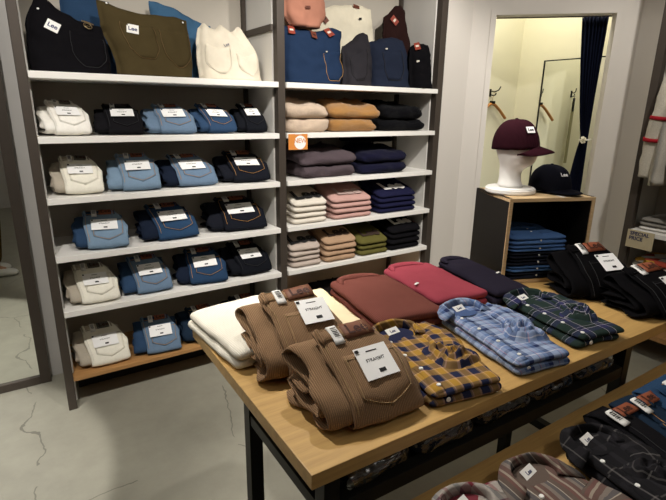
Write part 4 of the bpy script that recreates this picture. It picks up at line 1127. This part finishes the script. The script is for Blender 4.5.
on_right('white or printed t-shirt under the sale sign, %s of its stack', 1.20, .4982, 3, [F['white'], F['white'], m_multi], .27, .026, 153)
on_right('grey folded t-shirt right of the multicolour one, %s', .90, .4982, 4, F['grey'], .25, .028, 154)
m_signp = simple('beige_sign_card', 'cdbf9d', .7)
t = thing('price_sign', 'beige card sign reading special price on the right shelf edge', 'sign', (RX-.02, 1.285, .754), R(-90))
obj('card_face', box(-.072, .072, -.002, .0, -.105, -.002), m_signp, t)
ml = mj((text_mesh('SPECIAL', .029, .02), Matrix.Translation((-.005, -.0035, -.022)) @ Matrix.Rotation(PI/2, 4, 'X'), 0), (text_mesh('PRICE', .029, .02), Matrix.Translation((-.022, -.0035, -.050)) @ Matrix.Rotation(PI/2, 4, 'X'), 0))
obj('lettering', ml, m_navyink, t)
# knitted jumpers on the rail
m_knit = fabric('cream_cable_knit', 'd9d2c2', 'fleece', .08); m_redband = fabric('red_knit_band', 'a3242e', 'weave')
def jumper(label, y, seed, bands):
    t = thing('hanging_jumper', label, 'jumper', (3.07, y, 1.66), 0, 'jumpers on the right rail')
    S = Slouch([-.20, -.20, -.19, -.17], [.20, .20, .19, .17], [.58, .60, .62, .60, .58], .07, 0, seed, .008)
    me = S.build(20, 20); me.transform(Matrix.Translation((0, 0, -.64))); me.transform(Matrix.Rotation(0, 4, 'Z')); obj('body', me, m_knit if bands else F['grey'], t)
    # sleeve hanging at the front (towards -x)
    pth = [(-.13, .0, -.06), (-.155, .015, -.16), (-.165, .03, -.30), (-.15, .045, -.45), (-.135, .055, -.60)]
    v, f, u = tube(pth, lambda q: .058-.018*q, 16, flat=.8, samples=40); v = [p+Vector((.006*nz(p.z*20, p.y*30, 1, seed), .006*nz(p.z*22, p.x*30, 3, seed), 0)) for p in v]
    sl = obj('sleeve', mesh('s', v, f, u), m_knit if bands else F['grey'], t)
    if bands:
        for za in (-.285, -.40):
            P_, _ = crom(pth, 60); P_ = [p for p in P_ if za-.012 < p[2] < za+.012]
            if len(P_) > 1: obj('stripe', tube_me('st', P_, .0545, 16, .85), m_redband, sl)
    obj('hanger', tube_me('hh', [(-.15, 0, -.06), (0, 0, .0), (.15, 0, -.06)], .009, 8, samples=12), m_hanger, t)
    obj('hanger_hook', tube_me('hk', [(0, 0, .0), (0, 0, .015), (.03, 0, .03), (.045, 0, .045), (.04, 0, .06)], .003, 6, samples=12), m_metal, t)
    return t
jumper('cream cable-knit jumper with red sleeve stripes hanging on the right rail', 1.255, 161, True)
jumper('grey jumper hanging behind the cream striped one on the right rail', 1.11, 162, False)

# ------------------------------------------------------------------ person reflected in the mirror
m_trouser = fabric('brown_trousers', '5a4526', 'weave'); m_jacket = fabric('dark_jacket', '201d2c', 'weave'); m_skin = simple('skin', 'c99a7e', .6); m_shoe = simple('white_shoes', 'e4e2dc', .5); m_hair = simple('dark_hair', '1a1412', .7)
PX, PY = -.235, .56
PE = thing('person', 'person in brown trousers and white shoes seen in the standing mirror', 'person', (PX, PY, 0), R(0))
def skin_body(name, verts, edges, radii, mat, root, sub=2):
    me = bpy.data.meshes.new(name); me.from_pydata(verts, edges, [])
    o = obj(name, me, mat, PE); o.modifiers.new('sk', 'SKIN').use_smooth_shade = True
    for i, r in enumerate(radii): me.skin_vertices[0].data[i].radius = (r, r) if not isinstance(r, tuple) else r
    me.skin_vertices[0].data[root].use_root = True
    s = o.modifiers.new('su', 'SUBSURF'); s.levels = 1; s.render_levels = sub; return o
# whole body, facing +x
bv = [(0, 0, .93), (0, 0, 1.08), (0, 0, 1.25), (0, 0, 1.40), (.01, 0, 1.50), (.025, 0, 1.57), (.035, 0, 1.65), (.03, 0, 1.72),
      (0, .09, .88), (.03, .10, .50), (-.01, .10, .08), (.10, .10, .035),
      (0, -.09, .88), (.0, -.10, .50), (-.06, -.10, .08), (.05, -.10, .035),
      (0, .17, 1.39), (0, .23, 1.12), (.03, .235, .93), (.04, .235, .87), (0, -.17, 1.39), (0, -.23, 1.12), (.03, -.235, .93), (.04, -.235, .87)]
be = [(0, 1), (1, 2), (2, 3), (3, 4), (4, 5), (5, 6), (6, 7), (0, 8), (8, 9), (9, 10), (10, 11), (0, 12), (12, 13), (13, 14), (14, 15), (3, 16), (16, 17), (17, 18), (18, 19), (3, 20), (20, 21), (21, 22), (22, 23)]
br = [(.12, .15), (.11, .14), (.12, .16), (.11, .15), .055, .07, .085, .06, .085, .058, .04, .03, .085, .058, .04, .03, .055, .042, .032, .03, .055, .042, .032, .03]
skin_body('body', bv, be, br, m_skin, 0)
skin_body('trousers', [(0, 0, 1.0), (0, 0, .93), (0, .09, .86), (.03, .10, .50), (-.005, .10, .09), (0, -.09, .86), (.0, -.10, .50), (-.055, -.10, .09)], [(0, 1), (1, 2), (2, 3), (3, 4), (1, 5), (5, 6), (6, 7)], [(.135, .165), (.14, .165), .105, .085, .075, .105, .085, .075], m_trouser, 0)
skin_body('jacket', [(0, 0, .93), (0, 0, 1.10), (0, 0, 1.28), (0, 0, 1.42), (0, .17, 1.40), (0, .23, 1.12), (.03, .235, .95), (0, -.17, 1.40), (0, -.23, 1.12), (.03, -.235, .95)], [(0, 1), (1, 2), (2, 3), (3, 4), (4, 5), (5, 6), (3, 7), (7, 8), (8, 9)],
          [(.15, .18), (.14, .17), (.145, .18), (.12, .15), .07, .056, .045, .07, .056, .045], m_jacket, 1)
for x, y in ((.035, .10), (-.015, -.10)):
    v, f, u = rbox(.27, .098, .075, .045, .034, 4, .001, (14, 8, 5))
    v = [Vector((p.x+x, p.y+y, p.z*(1.15-.55*max(0, min(1, (p.x+.02)/.15))))) for p in v]
    obj('shoe', mesh('shoe', v, f, u), m_shoe, PE)
bm = bmesh.new(); bmesh.ops.create_uvsphere(bm, u_segments=20, v_segments=14, radius=1, matrix=Matrix.Translation((.015, 0, 1.70)) @ Matrix.Diagonal((.105, .09, .10, 1))); obj('hair', shade(bm2me(bm)), m_hair, PE)
for s_ in (-1, 1):
    for k in range(5):
        bx_ = .035+.006*k; dz = [-.02, -.06, -.065, -.06, -.045][k]; dy = [.0, .018, .006, -.006, -.018][k]
        obj('finger', tube_me('fg', [(bx_, s_*.235+dy, .875), (bx_+.012, s_*.235+dy, .875+dz*.6), (bx_+.008, s_*.235+dy, .875+dz*1.2)], .0085, 8), m_skin, PE)

# ------------------------------------------------------------------ lights
def spot(x, y, tx, ty, tz, power, ang=70, blend=.5, col=(1, .92, .80), r=.03):
    l = bpy.data.lights.new('spot_lamp', 'SPOT'); l.energy = power; l.spot_size = R(ang); l.spot_blend = blend; l.color = col; l.shadow_soft_size = r
    o = bpy.data.objects.new('spot_lamp', l); COL.objects.link(o); o.location = (x, y, 2.68)
    o.rotation_euler = (Vector((tx, ty, tz))-Vector((x, y, 2.68))).to_track_quat('-Z', 'Y').to_euler()
    return o
WARM = (1, .955, .89)
spot(-.30, .75, .45, 2.45, .9, 100, 72, .5, WARM)
spot(.70, .80, .85, 2.45, .9, 80, 66, .5, WARM)
spot(1.60, .85, 1.90, 2.45, 1.0, 128, 72, .5, WARM)
spot(.15, 1.75, .95, .95, .75, 115, 58, .6, WARM)
spot(1.0, 1.75, 1.25, 1.0, .75, 70, 58, .6, WARM)
spot(1.9, .45, 2.85, 2.0, 1.2, 78, 85, .8, WARM)
spot(2.2, 1.55, 3.32, 1.6, 1.3, 16, 50, .8, WARM)  # added to brighten the side wall strip, no fixture known
spot(1.3, -.5, 1.2, .35, .56, 16, 50, .8, WARM)  # added to lift the low table, no fixture known
spot(-.9, 1.30, -.80, 1.95, 0, 230, 40, .10, (1, .97, .93))
spot(.95, .15, 1.66, 1.12, .92, 34, 30, .5, WARM)  # narrow spot added to brighten the denim stack in the box
def area(name, loc, sx, sy, power, col, rot=(0, 0, 0)):
    l = bpy.data.lights.new(name, 'AREA'); l.shape = 'RECTANGLE'; l.size = sx; l.size_y = sy; l.energy = power; l.color = col
    o = bpy.data.objects.new(name, l); COL.objects.link(o); o.location = loc; o.rotation_euler = rot; return o
area('fill_and_room_light', (.6, -.9, 2.73), 1.2, 1.2, 5, (1, .96, .9))  # dim ambient fill added behind the camera, no fixture known
area('fill_and_room_light', (-1.2, 1.0, 2.73), .8, .8, 6, (1, .96, .9))  # second added ambient fill, left side
area('fill_and_room_light', (3.1, 2.3, 2.73), .4, .4, 14, (1, .965, .83))

# ------------------------------------------------------------------ world, camera, view
w = bpy.data.worlds.new('World'); SC.world = w; w.use_nodes = True
w.node_tree.nodes['Background'].inputs[0].default_value = (.8, .8, .78, 1); w.node_tree.nodes['Background'].inputs[1].default_value = .1
f_, pit, yaw, roll = 487.60, .2841, .5842, .0159
cam = bpy.data.cameras.new('camera'); cam.sensor_width = 36; cam.lens = f_*36/666; cam.clip_start = .02
co = bpy.data.objects.new('camera', cam); COL.objects.link(co); co.location = (0, 0, 1.4)
fw = Vector((math.sin(yaw)*math.cos(pit), math.cos(yaw)*math.cos(pit), -math.sin(pit)))
rt = Vector((math.cos(yaw), -math.sin(yaw), 0)); up = rt.cross(fw)
M = Matrix((rt, up, -fw)).transposed().to_4x4()
M = M @ Matrix.Rotation(roll, 4, 'Z'); M.translation = (0, 0, 1.4); co.matrix_world = M
SC.camera = co
vs_ = SC.view_settings; vs_.view_transform = 'Standard'; vs_.look = 'None'; vs_.exposure = 0; vs_.gamma = 1; vs_.use_curve_mapping = False
